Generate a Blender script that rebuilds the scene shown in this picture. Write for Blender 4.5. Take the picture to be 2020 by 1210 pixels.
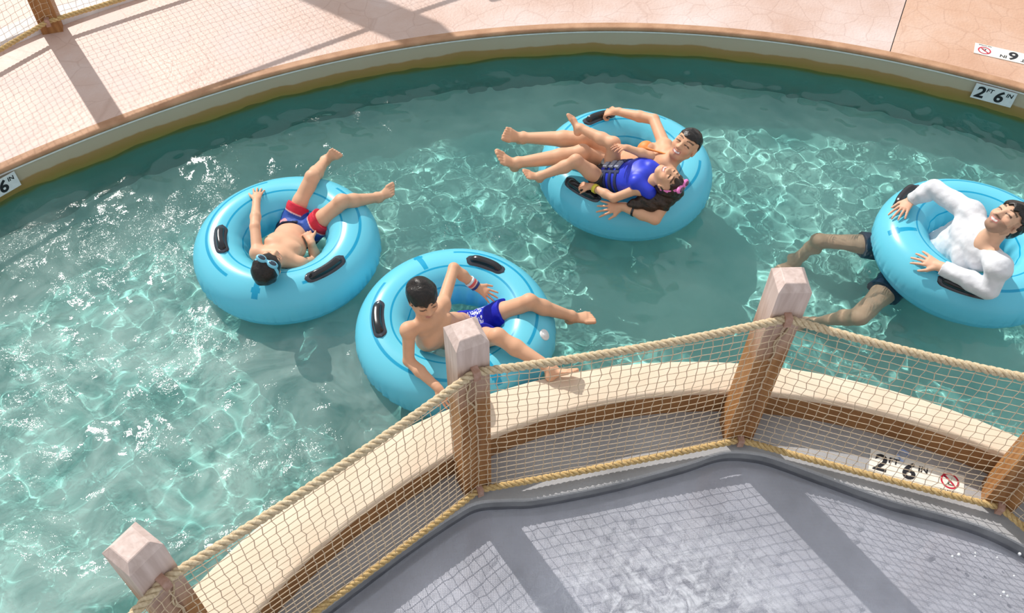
import bpy, math
import numpy as np
from mathutils import Vector, Matrix

# ------------------------------------------------------------------ scene, camera, light
sc = bpy.context.scene
for o in list(bpy.data.objects):
    bpy.data.objects.remove(o)
COL = sc.collection
R = math.radians

cam = bpy.data.cameras.new('camera')
cam.sensor_width = 36.0
cam.lens = 1800.0 / 2020.0 * 36.0
cam_o = bpy.data.objects.new('camera', cam)
COL.objects.link(cam_o)
_f = Vector((0, math.cos(R(50.45)), -math.sin(R(50.45))))
_r = Vector((1, 0, 0)); _u = _r.cross(_f)
_c, _s = math.cos(R(0.96)), math.sin(R(0.96))
_r2 = _r * _c + _u * _s; _u2 = _u * _c - _r * _s
cam_o.matrix_world = Matrix(((_r2.x, _u2.x, -_f.x, 0), (_r2.y, _u2.y, -_f.y, 0), (_r2.z, _u2.z, -_f.z, 4.35), (0, 0, 0, 1)))
sc.camera = cam_o
CAM_R, CAM_U, CAM_C = np.array(_r2), np.array(_u2), -np.array(_f)

world = bpy.data.worlds.new('bright_hall_daylight')
sc.world = world
world.use_nodes = True
bg = world.node_tree.nodes['Background']
bg.inputs[0].default_value = (0.93, 0.97, 1.0, 1)
bg.inputs[1].default_value = 0.62

sun = bpy.data.lights.new('sun', 'SUN')
sun.energy = 3.4
sun.angle = R(0.5)
sun.color = (1.0, 0.95, 0.88)
sun.cycles.is_caustics_light = True
sun_o = bpy.data.objects.new('sun', sun)
COL.objects.link(sun_o)
_el, _az = R(40), R(125)
sun_o.rotation_euler = Vector((math.cos(_el) * math.cos(_az), math.cos(_el) * math.sin(_az), math.sin(_el))).to_track_quat('Z', 'Y').to_euler()
sun_o.location = (-4, 6, 6)

vs = sc.view_settings
vs.view_transform = 'Standard'; vs.look = 'None'; vs.gamma = 1.0; vs.use_curve_mapping = False
vs.exposure = 0.30
sc.cycles.max_bounces = 7
sc.cycles.diffuse_bounces = 3
sc.cycles.glossy_bounces = 3
sc.cycles.transmission_bounces = 5
sc.cycles.adaptive_threshold = .03
sc.cycles.sample_clamp_direct = 20
sc.cycles.sample_clamp_indirect = 4

# ------------------------------------------------------------------ helpers
def tag(o, label=None, cat=None, group=None, kind=None):
    if label: o['label'] = label
    if cat: o['category'] = cat
    if group: o['group'] = group
    if kind: o['kind'] = kind
    return o

def empty(name, loc):
    o = bpy.data.objects.new(name, None)
    COL.objects.link(o); o.location = loc
    o.empty_display_size = 0.1
    return o

def obj(name, verts, faces, mat=None, parent=None, smooth=False, world_coords=True):
    me = bpy.data.meshes.new(name)
    v = np.asarray(verts, dtype=np.float64).reshape(-1, 3)
    if parent is not None and world_coords:
        v = v - np.array(parent_origin(parent))
    if isinstance(faces, np.ndarray):
        nf, k = faces.shape
        me.vertices.add(len(v)); me.vertices.foreach_set('co', v.astype(np.float32).ravel())
        me.loops.add(nf * k); me.loops.foreach_set('vertex_index', faces.astype(np.int32).ravel())
        me.polygons.add(nf); me.polygons.foreach_set('loop_start', np.arange(0, nf * k, k, dtype=np.int32))
        me.update(calc_edges=True)
    else:
        me.from_pydata(v.tolist(), [], faces); me.update()
    me.validate(verbose=False)
    if mat: me.materials.append(mat)
    me.polygons.foreach_set('use_smooth', np.full(len(me.polygons), bool(smooth)))
    o = bpy.data.objects.new(name, me)
    COL.objects.link(o)
    if parent is not None: o.parent = parent
    return o

def parent_origin(p):
    l = np.array(p.location, dtype=float)
    while p.parent is not None:
        p = p.parent; l = l + np.array(p.location)
    return l

class MB:                                   # collects shapes into one mesh
    def __init__(s): s.v = []; s.f = []
    def add(s, v, f):
        n = len(s.v); s.v += [tuple(map(float, p)) for p in v]; s.f += [tuple(i + n for i in q) for q in f]
    def build(s, name, mat, parent=None, smooth=False): return obj(name, s.v, s.f, mat, parent, smooth)

def nrm(v):
    v = np.asarray(v, float); return v / max(np.linalg.norm(v), 1e-9)

def tube_mesh(path, rad, n=6, closed=False):
    path = np.asarray(path, float); m = len(path)
    rad = np.full(m, rad) if np.isscalar(rad) else np.asarray(rad)
    tan = np.zeros_like(path); tan[1:-1] = path[2:] - path[:-2]; tan[0] = path[1] - path[0]; tan[-1] = path[-1] - path[-2]
    if closed: tan[0] = tan[-1] = path[1] - path[-2]
    tan /= np.linalg.norm(tan, axis=1)[:, None] + 1e-12
    up = np.array([0, 0, 1.]) if abs(tan[0][2]) < .9 else np.array([1., 0, 0])
    V = []
    a = np.arange(n) * 2 * math.pi / n
    for i in range(m):
        s = up - tan[i] * (up @ tan[i]); s /= np.linalg.norm(s) + 1e-12; up = s
        t = np.cross(tan[i], s)
        V.append(path[i] + rad[i] * (np.cos(a)[:, None] * s + np.sin(a)[:, None] * t))
    V = np.concatenate(V)
    F = []
    for i in range(m - 1):
        for j in range(n):
            k = (j + 1) % n
            F.append((i * n + j, i * n + k, (i + 1) * n + k, (i + 1) * n + j))
    if not closed:
        F.append(tuple(range(n - 1, -1, -1))); F.append(tuple((m - 1) * n + j for j in range(n)))
    return V, F

def sweep(profiles):                        # list of rings (m,k,3): strips between consecutive rings, open
    P = np.asarray(profiles, float); m, k, _ = P.shape
    idx = np.arange(m * k).reshape(m, k)
    F = np.stack([idx[:-1, :-1], idx[1:, :-1], idx[1:, 1:], idx[:-1, 1:]], -1).reshape(-1, 4)
    return P.reshape(-1, 3), F

def catmull(pts, n=10):
    p = np.asarray(pts, float); p = np.vstack([2 * p[0] - p[1], p, 2 * p[-1] - p[-2]])
    out = []
    for i in range(1, len(p) - 2):
        for t in np.linspace(0, 1, n, endpoint=False):
            a, b, c, d = p[i - 1], p[i], p[i + 1], p[i + 2]
            out.append(.5 * (2 * b + (c - a) * t + (2 * a - 5 * b + 4 * c - d) * t * t + (3 * b - a - 3 * c + d) * t ** 3))
    out.append(p[-2]); return np.array(out)

# ------------------------------------------------------------------ materials
def newmat(name):
    m = bpy.data.materials.new(name); m.use_nodes = True
    return m, m.node_tree, m.node_tree.nodes['Principled BSDF']

def N(nt, typ, **kw):
    n = nt.nodes.new(typ)
    for k, v in kw.items():
        if hasattr(n, k): setattr(n, k, v)
    return n

def ramp(nt, stops):
    r = N(nt, 'ShaderNodeValToRGB'); e = r.color_ramp.elements
    while len(e) < len(stops): e.new(.5)
    for i, (p, c) in enumerate(stops):
        e[i].position = p; e[i].color = (*c, 1) if len(c) == 3 else c
    return r

def mixc(nt, a, b, fac, mode='MIX'):
    m = N(nt, 'ShaderNodeMix'); m.data_type = 'RGBA'; m.blend_type = mode
    for s, v in ((6, a), (7, b), (0, fac)):
        if hasattr(v, 'links') or hasattr(v, 'is_linked'): nt.links.new(v, m.inputs[s])
        elif isinstance(v, tuple): m.inputs[s].default_value = (*v, 1) if len(v) == 3 else v
        else: m.inputs[s].default_value = v
    return m.outputs[2]

def noise_mat(name, c1, c2, scale=8, detail=5, rough=.6, bump=0., bscale=60, spec=.4, coords='Object', stretch=None, c3=None, coat=0.):
    m, nt, b = newmat(name)
    tc = N(nt, 'ShaderNodeTexCoord'); src = tc.outputs[coords]
    if stretch:
        mp = N(nt, 'ShaderNodeMapping'); mp.inputs['Scale'].default_value = stretch; nt.links.new(src, mp.inputs[0]); src = mp.outputs[0]
    n = N(nt, 'ShaderNodeTexNoise'); n.inputs['Scale'].default_value = scale; n.inputs['Detail'].default_value = detail
    nt.links.new(src, n.inputs['Vector'])
    r = ramp(nt, [(.32, c1), (.68, c2)] if c3 is None else [(.28, c1), (.5, c2), (.72, c3)])
    nt.links.new(n.outputs['Fac'], r.inputs[0]); nt.links.new(r.outputs[0], b.inputs['Base Color'])
    b.inputs['Roughness'].default_value = rough; b.inputs['Specular IOR Level'].default_value = spec
    b.inputs['Coat Weight'].default_value = coat
    if bump:
        n2 = N(nt, 'ShaderNodeTexNoise'); n2.inputs['Scale'].default_value = bscale; n2.inputs['Detail'].default_value = 4
        nt.links.new(src, n2.inputs['Vector'])
        bp = N(nt, 'ShaderNodeBump'); bp.inputs['Strength'].default_value = bump; bp.inputs['Distance'].default_value = .01
        nt.links.new(n2.outputs['Fac'], bp.inputs['Height']); nt.links.new(bp.outputs[0], b.inputs['Normal'])
    return m

def attr_mat(name, attr, rough=.5, spec=.4, mottled=.06, sheen=0., bump=0., bscale=40, sss=0.):
    m, nt, b = newmat(name)
    a = N(nt, 'ShaderNodeAttribute'); a.attribute_name = attr
    n = N(nt, 'ShaderNodeTexNoise'); n.inputs['Scale'].default_value = 18; n.inputs['Detail'].default_value = 3
    tc = N(nt, 'ShaderNodeTexCoord'); nt.links.new(tc.outputs['Object'], n.inputs['Vector'])
    r = ramp(nt, [(.3, (1 - mottled,) * 3), (.7, (1 + mottled * .6,) * 3)]); nt.links.new(n.outputs['Fac'], r.inputs[0])
    nt.links.new(mixc(nt, a.outputs['Color'], r.outputs[0], 1.0, 'MULTIPLY'), b.inputs['Base Color'])
    b.inputs['Roughness'].default_value = rough; b.inputs['Specular IOR Level'].default_value = spec
    b.inputs['Sheen Weight'].default_value = sheen
    if sss:
        b.inputs['Subsurface Weight'].default_value = sss; b.inputs['Subsurface Radius'].default_value = (.012, .005, .003); b.inputs['Subsurface Scale'].default_value = 1.0
    if bump:
        n2 = N(nt, 'ShaderNodeTexNoise'); n2.inputs['Scale'].default_value = bscale; n2.inputs['Detail'].default_value = 5
        nt.links.new(tc.outputs['Object'], n2.inputs['Vector'])
        bp = N(nt, 'ShaderNodeBump'); bp.inputs['Strength'].default_value = bump; bp.inputs['Distance'].default_value = .01
        nt.links.new(n2.outputs['Fac'], bp.inputs['Height']); nt.links.new(bp.outputs[0], b.inputs['Normal'])
    return m

def plain(name, c, rough=.5, spec=.4, metal=0., coat=0.):
    return noise_mat(name, tuple(x * .93 for x in c), tuple(min(1, x * 1.05) for x in c), scale=30, rough=rough, spec=spec, coat=coat)

M = {}
M['deck'] = None
M['curb_top'] = noise_mat('sand_coping', (.72, .56, .42), (.78, .64, .50), scale=5, rough=.75, bump=.25, bscale=220)
M['curb_wall'] = noise_mat('brown_stucco', (.25, .115, .042), (.33, .165, .065), scale=6, rough=.8, bump=.3, bscale=120)
M['coping'] = noise_mat('shaded_terracotta_coping', (.38, .20, .11), (.52, .30, .18), scale=9, rough=.7, bump=.2, bscale=90)  # terracotta deepened, with the shade on the nose put into the colour
M['strip'] = plain('white_edge_strip', (.82, .82, .82), .4)
M['pool'] = noise_mat('pool_plaster', (.18, .49, .46), (.36, .68, .62), scale=1.6, rough=.9)
M['rope'] = noise_mat('manila_rope', (.52, .40, .25), (.74, .60, .41), scale=90, rough=.85, bump=.5, bscale=300)
M['rope_gold'] = noise_mat('golden_rope', (.50, .34, .14), (.70, .50, .24), scale=90, rough=.85, bump=.5, bscale=300)
M['net'] = noise_mat('net_cord', (.55, .42, .29), (.70, .56, .40), scale=60, rough=.85)
M['bracket'] = noise_mat('rusty_bracket', (.35, .19, .13), (.48, .30, .24), scale=40, rough=.6)
M['lip'] = noise_mat('pale_kerb', (.62, .58, .58), (.78, .75, .76), scale=7, rough=.7, bump=.2, bscale=80)
M['black'] = plain('black_vinyl', (.012, .012, .016), .22, .6)
M['blackrim'] = plain('dark_clear_rim', (.03, .035, .05), .12, .6)
M['drop'] = plain('white_splash', (.85, .88, .92), .2)
M['plate'] = noise_mat('sign_plate', (.74, .72, .66), (.84, .82, .77), scale=25, rough=.5)
M['plate_grey'] = noise_mat('sign_plate_cool', (.66, .70, .74), (.76, .80, .83), scale=25, rough=.5)
M['riser'] = noise_mat('shaded_riser', (.19, .195, .21), (.27, .275, .29), scale=9, rough=.6)  # darker than the ledge: shade on the step face put into the colour
M['ink'] = plain('black_ink', (.015, .015, .02), .5)
M['red'] = plain('red_ink', (.55, .02, .05), .5)

def deck_mat(name, cols):
    m, nt, b = newmat(name)
    tc = N(nt, 'ShaderNodeTexCoord')
    n = N(nt, 'ShaderNodeTexNoise'); n.inputs['Scale'].default_value = 1.1; n.inputs['Detail'].default_value = 8; n.inputs['Roughness'].default_value = .6
    nt.links.new(tc.outputs['Object'], n.inputs['Vector'])
    r = ramp(nt, list(zip((.28, .5, .70), cols))); nt.links.new(n.outputs['Fac'], r.inputs[0])
    # stamped joints: rounded cell pattern, warped
    n3 = N(nt, 'ShaderNodeTexNoise'); n3.inputs['Scale'].default_value = 2.2; nt.links.new(tc.outputs['Object'], n3.inputs['Vector'])
    wv = N(nt, 'ShaderNodeVectorMath', operation='MULTIPLY_ADD'); nt.links.new(n3.outputs['Color'], wv.inputs[0]); wv.inputs[1].default_value = (.25, .25, 0); nt.links.new(tc.outputs['Object'], wv.inputs[2])
    vo = N(nt, 'ShaderNodeTexVoronoi'); vo.feature = 'DISTANCE_TO_EDGE'; vo.inputs['Scale'].default_value = 4.2; nt.links.new(wv.outputs[0], vo.inputs['Vector'])
    r2 = ramp(nt, [(.0, (.86, .82, .80)), (.03, (1, 1, 1))]); nt.links.new(vo.outputs[0], r2.inputs[0])
    nt.links.new(mixc(nt, r.outputs[0], r2.outputs[0], .75, 'MULTIPLY'), b.inputs['Base Color'])
    rr = ramp(nt, [(.35, (.42,) * 3), (.65, (.7,) * 3)]); nt.links.new(n.outputs['Fac'], rr.inputs[0]); nt.links.new(rr.outputs[0], b.inputs['Roughness'])
    n2 = N(nt, 'ShaderNodeTexNoise'); n2.inputs['Scale'].default_value = 45; n2.inputs['Detail'].default_value = 6; nt.links.new(tc.outputs['Object'], n2.inputs['Vector'])
    ad = N(nt, 'ShaderNodeMath', operation='MULTIPLY_ADD'); nt.links.new(r2.outputs[0], ad.inputs[0]); ad.inputs[1].default_value = .8; nt.links.new(n2.outputs['Fac'], ad.inputs[2])
    bp = N(nt, 'ShaderNodeBump'); bp.inputs['Strength'].default_value = .35; bp.inputs['Distance'].default_value = .012
    nt.links.new(ad.outputs[0], bp.inputs['Height']); nt.links.new(bp.outputs[0], b.inputs['Normal'])
    return m
M['deck'] = deck_mat('stamped_pink_concrete', ((.53, .335, .255), (.62, .455, .395), (.68, .56, .53)))
M['deck_orange'] = deck_mat('stamped_orange_concrete', ((.52, .28, .175), (.60, .37, .26), (.66, .47, .38)))

def grey_floor_mat(name, base, wet):
    m, nt, b = newmat(name)
    tc = N(nt, 'ShaderNodeTexCoord')
    n = N(nt, 'ShaderNodeTexNoise'); n.inputs['Scale'].default_value = 3; n.inputs['Detail'].default_value = 8
    nt.links.new(tc.outputs['Object'], n.inputs['Vector'])
    r = ramp(nt, [(.3, tuple(x * .82 for x in base)), (.7, tuple(min(1, x * 1.12) for x in base))]); nt.links.new(n.outputs['Fac'], r.inputs[0])
    # fine woven anti-slip texture
    w1 = N(nt, 'ShaderNodeTexWave'); w1.inputs['Scale'].default_value = 38; w1.inputs['Distortion'].default_value = 1.2; w1.bands_direction = 'X'
    w2 = N(nt, 'ShaderNodeTexWave'); w2.inputs['Scale'].default_value = 38; w2.inputs['Distortion'].default_value = 1.2; w2.bands_direction = 'Y'
    for w in (w1, w2): nt.links.new(tc.outputs['Object'], w.inputs[0])
    ad = N(nt, 'ShaderNodeMath', operation='ADD'); nt.links.new(w1.outputs['Fac'], ad.inputs[0]); nt.links.new(w2.outputs['Fac'], ad.inputs[1])
    r2 = ramp(nt, [(.0, (.88,) * 3), (1., (1.06,) * 3)]); nt.links.new(ad.outputs[0], r2.inputs[0])
    nt.links.new(mixc(nt, r.outputs[0], r2.outputs[0], .8, 'MULTIPLY'), b.inputs['Base Color'])
    b.inputs['Roughness'].default_value = .3 if wet else .55
    bp = N(nt, 'ShaderNodeBump'); bp.inputs['Strength'].default_value = .2; bp.inputs['Distance'].default_value = .005
    nt.links.new(ad.outputs[0], bp.inputs['Height']); nt.links.new(bp.outputs[0], b.inputs['Normal'])
    return m
M['ledge'] = grey_floor_mat('grey_ledge', (.37, .37, .385), False)
M['basin'] = grey_floor_mat('grey_basin', (.58, .58, .61), True)

def wood_mat():
    m, nt, b = newmat('timber_post')
    tc = N(nt, 'ShaderNodeTexCoord'); mp = N(nt, 'ShaderNodeMapping'); mp.inputs['Scale'].default_value = (9, 9, .8)
    nt.links.new(tc.outputs['Object'], mp.inputs[0])
    n = N(nt, 'ShaderNodeTexNoise'); n.inputs['Scale'].default_value = 4; n.inputs['Detail'].default_value = 7; n.inputs['Distortion'].default_value = .6
    nt.links.new(mp.outputs[0], n.inputs['Vector'])
    r = ramp(nt, [(.3, (.25, .10, .028)), (.55, (.36, .165, .052)), (.75, (.44, .22, .08))]); nt.links.new(n.outputs['Fac'], r.inputs[0])
    # weathered pale top end of the post
    sx = N(nt, 'ShaderNodeSeparateXYZ'); nt.links.new(tc.outputs['Object'], sx.inputs[0])
    mr = N(nt, 'ShaderNodeMapRange'); mr.inputs['From Min'].default_value = .78; mr.inputs['From Max'].default_value = 1.15
    n4 = N(nt, 'ShaderNodeTexNoise'); n4.inputs['Scale'].default_value = 5; nt.links.new(tc.outputs['Object'], n4.inputs['Vector'])
    ad = N(nt, 'ShaderNodeMath', operation='MULTIPLY_ADD'); nt.links.new(n4.outputs['Fac'], ad.inputs[0]); ad.inputs[1].default_value = .3; nt.links.new(sx.outputs['Z'], ad.inputs[2])
    sb = N(nt, 'ShaderNodeMath', operation='SUBTRACT'); nt.links.new(ad.outputs[0], sb.inputs[0]); sb.inputs[1].default_value = .15
    nt.links.new(sb.outputs[0], mr.inputs['Value'])
    r3 = ramp(nt, [(.3, (.50, .38, .34)), (.7, (.66, .53, .49))]); nt.links.new(n.outputs['Fac'], r3.inputs[0])
    nt.links.new(mixc(nt, r.outputs[0], r3.outputs[0], mr.outputs[0]), b.inputs['Base Color'])
    b.inputs['Roughness'].default_value = .6
    bp = N(nt, 'ShaderNodeBump'); bp.inputs['Strength'].default_value = .3; bp.inputs['Distance'].default_value = .006
    nt.links.new(n.outputs['Fac'], bp.inputs['Height']); nt.links.new(bp.outputs[0], b.inputs['Normal'])
    return m
M['wood'] = wood_mat()

def wall_mat():
    m, nt, b = newmat('stained_pool_wall')
    tc = N(nt, 'ShaderNodeTexCoord'); sx = N(nt, 'ShaderNodeSeparateXYZ'); nt.links.new(tc.outputs['Object'], sx.inputs[0])
    n = N(nt, 'ShaderNodeTexNoise'); n.inputs['Scale'].default_value = 2.6; n.inputs['Detail'].default_value = 7; nt.links.new(tc.outputs['Object'], n.inputs['Vector'])
    ad = N(nt, 'ShaderNodeMath', operation='MULTIPLY_ADD'); nt.links.new(n.outputs['Fac'], ad.inputs[0]); ad.inputs[1].default_value = .09; nt.links.new(sx.outputs['Z'], ad.inputs[2])
    mr = N(nt, 'ShaderNodeMapRange'); mr.inputs['From Min'].default_value = -.15; mr.inputs['From Max'].default_value = .25
    nt.links.new(ad.outputs[0], mr.inputs['Value'])
    r = ramp(nt, [(.0, (.10, .33, .31)), (.30, (.12, .31, .27)), (.42, (.22, .22, .05)), (.56, (.29, .20, .05)), (.70, (.36, .22, .08)), (.73, (.46, .39, .28)), (1., (.50, .44, .34))])
    nt.links.new(mr.outputs[0], r.inputs[0]); nt.links.new(r.outputs[0], b.inputs['Base Color'])
    b.inputs['Roughness'].default_value = .6
    return m
M['wall'] = wall_mat()

def water_mat(name, tint, pale_amt, pale_col, pale_scale, pale_lo, pale_hi, mask=None, spark=.5, spark_scale=38):
    m = bpy.data.materials.new(name); m.use_nodes = True; nt = m.node_tree; nt.nodes.clear()
    out = N(nt, 'ShaderNodeOutputMaterial'); tc = N(nt, 'ShaderNodeTexCoord')
    g = N(nt, 'ShaderNodeBsdfGlass'); g.inputs['IOR'].default_value = 1.33; g.inputs['Roughness'].default_value = .0; g.inputs['Color'].default_value = (*tint, 1)
    gl = N(nt, 'ShaderNodeBsdfGlossy'); gl.inputs['Roughness'].default_value = .045; gl.inputs['Color'].default_value = (1, 1, 1, 1)
    n1 = N(nt, 'ShaderNodeTexNoise'); n1.inputs['Scale'].default_value = spark_scale; n1.inputs['Detail'].default_value = 3; n1.inputs['Distortion'].default_value = .8
    n2 = N(nt, 'ShaderNodeTexNoise'); n2.inputs['Scale'].default_value = 1.6; n2.inputs['Detail'].default_value = 3
    for q in (n1, n2): nt.links.new(tc.outputs['Object'], q.inputs['Vector'])
    rs = ramp(nt, [(.40, (.15 * spark,) * 3), (.68, (spark,) * 3)]); nt.links.new(n2.outputs['Fac'], rs.inputs[0])
    bp = N(nt, 'ShaderNodeBump'); bp.inputs['Distance'].default_value = .012; nt.links.new(rs.outputs[0], bp.inputs['Strength']); nt.links.new(n1.outputs['Fac'], bp.inputs['Height'])
    nt.links.new(bp.outputs[0], gl.inputs['Normal'])
    wx = N(nt, 'ShaderNodeMixShader'); wx.inputs[0].default_value = .022; nt.links.new(g.outputs[0], wx.inputs[1]); nt.links.new(gl.outputs[0], wx.inputs[2])
    d = N(nt, 'ShaderNodeBsdfDiffuse'); d.inputs[0].default_value = (*pale_col, 1)
    n = N(nt, 'ShaderNodeTexNoise'); n.inputs['Scale'].default_value = pale_scale; n.inputs['Detail'].default_value = 7; n.inputs['Roughness'].default_value = .62; n.inputs['Distortion'].default_value = 1.3
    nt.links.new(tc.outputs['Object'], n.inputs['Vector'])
    r = ramp(nt, [(pale_lo, (0, 0, 0)), (pale_hi, (pale_amt,) * 3)]); nt.links.new(n.outputs['Fac'], r.inputs[0])
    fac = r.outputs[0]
    if mask is not None:                       # foam in the basin, paler water in the pool: centre (x, y), radius
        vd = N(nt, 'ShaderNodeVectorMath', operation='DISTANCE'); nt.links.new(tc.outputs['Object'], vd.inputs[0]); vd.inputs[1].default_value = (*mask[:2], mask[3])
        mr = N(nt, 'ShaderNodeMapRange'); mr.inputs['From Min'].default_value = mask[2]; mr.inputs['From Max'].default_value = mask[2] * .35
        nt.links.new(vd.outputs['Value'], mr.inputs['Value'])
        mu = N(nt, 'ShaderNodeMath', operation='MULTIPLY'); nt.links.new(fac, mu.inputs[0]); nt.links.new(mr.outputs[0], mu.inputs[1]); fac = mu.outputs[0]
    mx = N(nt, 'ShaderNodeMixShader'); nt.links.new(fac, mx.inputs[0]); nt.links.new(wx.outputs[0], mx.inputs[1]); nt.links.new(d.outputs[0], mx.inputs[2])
    nt.links.new(mx.outputs[0], out.inputs[0])
    return m
M['water'] = water_mat('turquoise_water', (.92, .98, .97), .34, (.66, .84, .79), 2.0, .34, .66, mask=(-2.3, 2.2, 2.7, 0))  # pale colour mixed in to brighten the near left water
M['shallow'] = water_mat('shallow_water', (.95, .96, 1.0), .55, (.80, .83, .90), 11, .40, .64, mask=(.80, 1.50, .85, -.045), spark=.15)
# ------------------------------------------------------------------ the setting
WATER_Z, FLOOR_Z, DECK_Z, LEDGE_Z, BASIN_Z = 0.0, -0.50, 0.25, 0.03, -0.08
CF = np.array([.73, 1.10])                       # centre of the far pool edge
_co = [0.19332, -0.00304, 0.29507, -0.13284, 5.14324]
def far_r(phi): return np.polyval(_co, np.clip(phi, .80, 2.62) - 1.6)
C1, R1 = np.array([1.07, -.02]), 3.036           # water side of the near kerb
C2, R2 = np.array([1.18, .046]), 2.773           # inner side of the near kerb
def near_r(phi):                                 # distance from CF to the water side of the kerb
    d = np.stack([np.cos(phi), np.sin(phi)], -1); q = CF - C1
    b = d @ q; return -b + np.sqrt(b * b - (q @ q - R1 * R1))

PH = np.linspace(.15, 3.45, 221)
def farpt(phi, dr, z): 
    r = far_r(phi) + dr
    return np.stack([CF[0] + r * np.cos(phi), CF[1] + r * np.sin(phi), np.full_like(phi, z)], -1)

def ring_obj(name, rows, mat, parent=None, smooth=False):       # rows: list of (n,3) curves
    v, f = sweep(np.stack(rows, 1)); return obj(name, v, f, mat, parent, smooth)

# far wall
wf = ring_obj('wall_far', [farpt(PH, 0, FLOOR_Z - .05), farpt(PH, 0, .19), farpt(PH, 0, .205), farpt(PH, .12, .205)], M['wall'])
tag(wf, kind='structure')
st = ring_obj('trim_1', [farpt(PH, .012, .200), farpt(PH, -.010, .200), farpt(PH, -.010, .211), farpt(PH, .012, .211)], M['strip'])
tag(st, 'thin white edge strip under the far coping', kind='structure')
# rounded coping nose
prof = [(.06, .2115), (-.002, .2115)] + [(-.002 - .020 * math.sin(a), .231 - .0195 * math.cos(a)) for a in np.linspace(.2, math.pi - .2, 7)] + [(.0, .2505), (.05, .2505)]
cp = ring_obj('trim_2', [farpt(PH, dr, z) for dr, z in prof], M['coping'], smooth=True)
tag(cp, 'rounded terracotta coping along the far pool edge', kind='structure')
# deck of two slabs with an open joint
deck = empty('pool_deck', (0, 6.5, DECK_Z)); tag(deck, kind='structure')
PJ = 1.160
for a, b in ((.15, PJ - .0006), (PJ + .0006, 3.45)):
    ph = np.linspace(a, b, 90)
    slab = ring_obj('deck_slab', [farpt(ph, 8.5, .1), farpt(ph, 8.5, DECK_Z), farpt(ph, .045, DECK_Z), farpt(ph, .045, .20)], M['deck_orange' if a < 1 else 'deck'], deck)
jo = ring_obj('deck_joint', [farpt(np.linspace(PJ - .003, PJ + .003, 5), .05, .243), farpt(np.linspace(PJ - .003, PJ + .003, 5), 4.4, .243)], M['ink'], deck)
# pool floor
pf = obj('pool_floor', [(-6.5, -1.5, FLOOR_Z), (7.5, -1.5, FLOOR_Z), (7.5, 7.2, FLOOR_Z), (-6.5, 7.2, FLOOR_Z)], [(0, 1, 2, 3)], M['pool'])
tag(pf, kind='structure')

# near kerb: brown wall with a sand coloured cap
PN = np.linspace(R(8), R(196), 160)
def circ(c, r, phi, z): return np.stack([c[0] + r * np.cos(phi), c[1] + r * np.sin(phi), np.full_like(phi, z)], -1)
wn = ring_obj('wall_near', [circ(C1, R1 - .012, PN, FLOOR_Z - .02), circ(C1, R1 - .012, PN, .20), circ(C2, R2 + .008, PN, .20), circ(C2, R2 + .008, PN, -.02)], M['curb_wall'])
tag(wn, kind='structure')
cap = [(C1, R1 - .03, .199), (C1, R1 - .004, .199), (C1, R1, .207), (C1, R1, .240), (C1, R1 - .006, .248), (C1, R1 - .016, .25),
       (C2, R2 + .016, .25), (C2, R2 + .005, .247), (C2, R2, .239), (C2, R2, .212), (C2, R2 + .006, .2), (C2, R2 + .03, .199)]
kc = ring_obj('trim_3', [circ(c, r, PN, z) for c, r, z in cap], M['curb_top'], smooth=True)
tag(kc, 'sand coloured rounded cap of the near pool kerb', kind='structure')

# grey ledge with its stepped edge, basin floor
EDGE = catmull([(-2.30, .15), (-1.75, .80), (-1.37, 1.22), (-1.047, 1.512), (-0.877, 1.658), (-0.515, 1.976), (-0.27, 2.169), (-0.155, 2.235), (0.0, 2.252), (0.149, 2.264), (0.525, 2.351), (0.942, 2.480), (1.12, 2.548), (1.215, 2.566), (1.32, 2.56), (1.441, 2.53), (1.719, 2.412), (2.012, 2.290), (2.257, 2.216), (2.492, 2.126), (2.702, 1.987), (3.05, 1.70), (3.45, 1.2), (3.7, .5)], 8)
_q = EDGE - C2; _ph = np.unwrap(np.arctan2(_q[:, 1], _q[:, 0])); _len = np.hypot(_q[:, 0], _q[:, 1])
inn = np.stack([C2[0] + (R2 + .02) * np.cos(_ph), C2[1] + (R2 + .02) * np.sin(_ph)], -1)
dirn = -_q / _len[:, None]
def ez(p, z): return np.concatenate([p, np.full((len(p), 1), z)], 1)
lg = ring_obj('ledge', [ez(inn, LEDGE_Z), ez(EDGE - dirn * .012, LEDGE_Z), ez(EDGE - dirn * .004, LEDGE_Z - .004), ez(EDGE, LEDGE_Z - .014)], M['ledge'])
ri = ring_obj('trim_5', [ez(EDGE, LEDGE_Z - .014), ez(EDGE, BASIN_Z - .02)], M['riser']); tag(ri, 'riser of the step down into the grey basin, toned dark for its shade', kind='structure')
tag(lg, kind='structure')
bs = ring_obj('basin_floor', [ez(EDGE + np.array([0, .02]), BASIN_Z), ez(np.stack([EDGE[:, 0] * .9, np.full(len(EDGE), -.6)], -1), BASIN_Z)], M['basin'])
tag(bs, kind='structure')

# ------------------------------------------------------------------ water
def waves(X, Y, seed, n, lo, hi, amp, flow=0.):
    rng = np.random.default_rng(seed); Z = np.zeros_like(X)
    for i in range(n):
        lam = math.exp(rng.uniform(math.log(lo), math.log(hi))); k = 2 * math.pi / lam; a = rng.uniform(0, 2 * math.pi); p = rng.uniform(0, 6.28)
        q = rng.uniform(0, 6.28); b = rng.uniform(0, 6.28)
        env = .55 + .45 * np.sin(1.7 * (X * math.cos(b) + Y * math.sin(b)) + q)
        Z += amp * lam * env * np.sin(k * (X * math.cos(a) + Y * math.sin(a)) + p + .9 * np.sin(2.1 * X * math.sin(b) + 1.6 * Y + q))
    return Z
nph, nr = 820, 190
ph = np.linspace(.22, 3.38, nph)[:, None]; t = np.linspace(0, 1, nr)[None, :]
r0 = near_r(ph[:, 0])[:, None] - .006; r1 = far_r(ph) + .004
rr = r0 + (r1 - r0) * t
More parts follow.
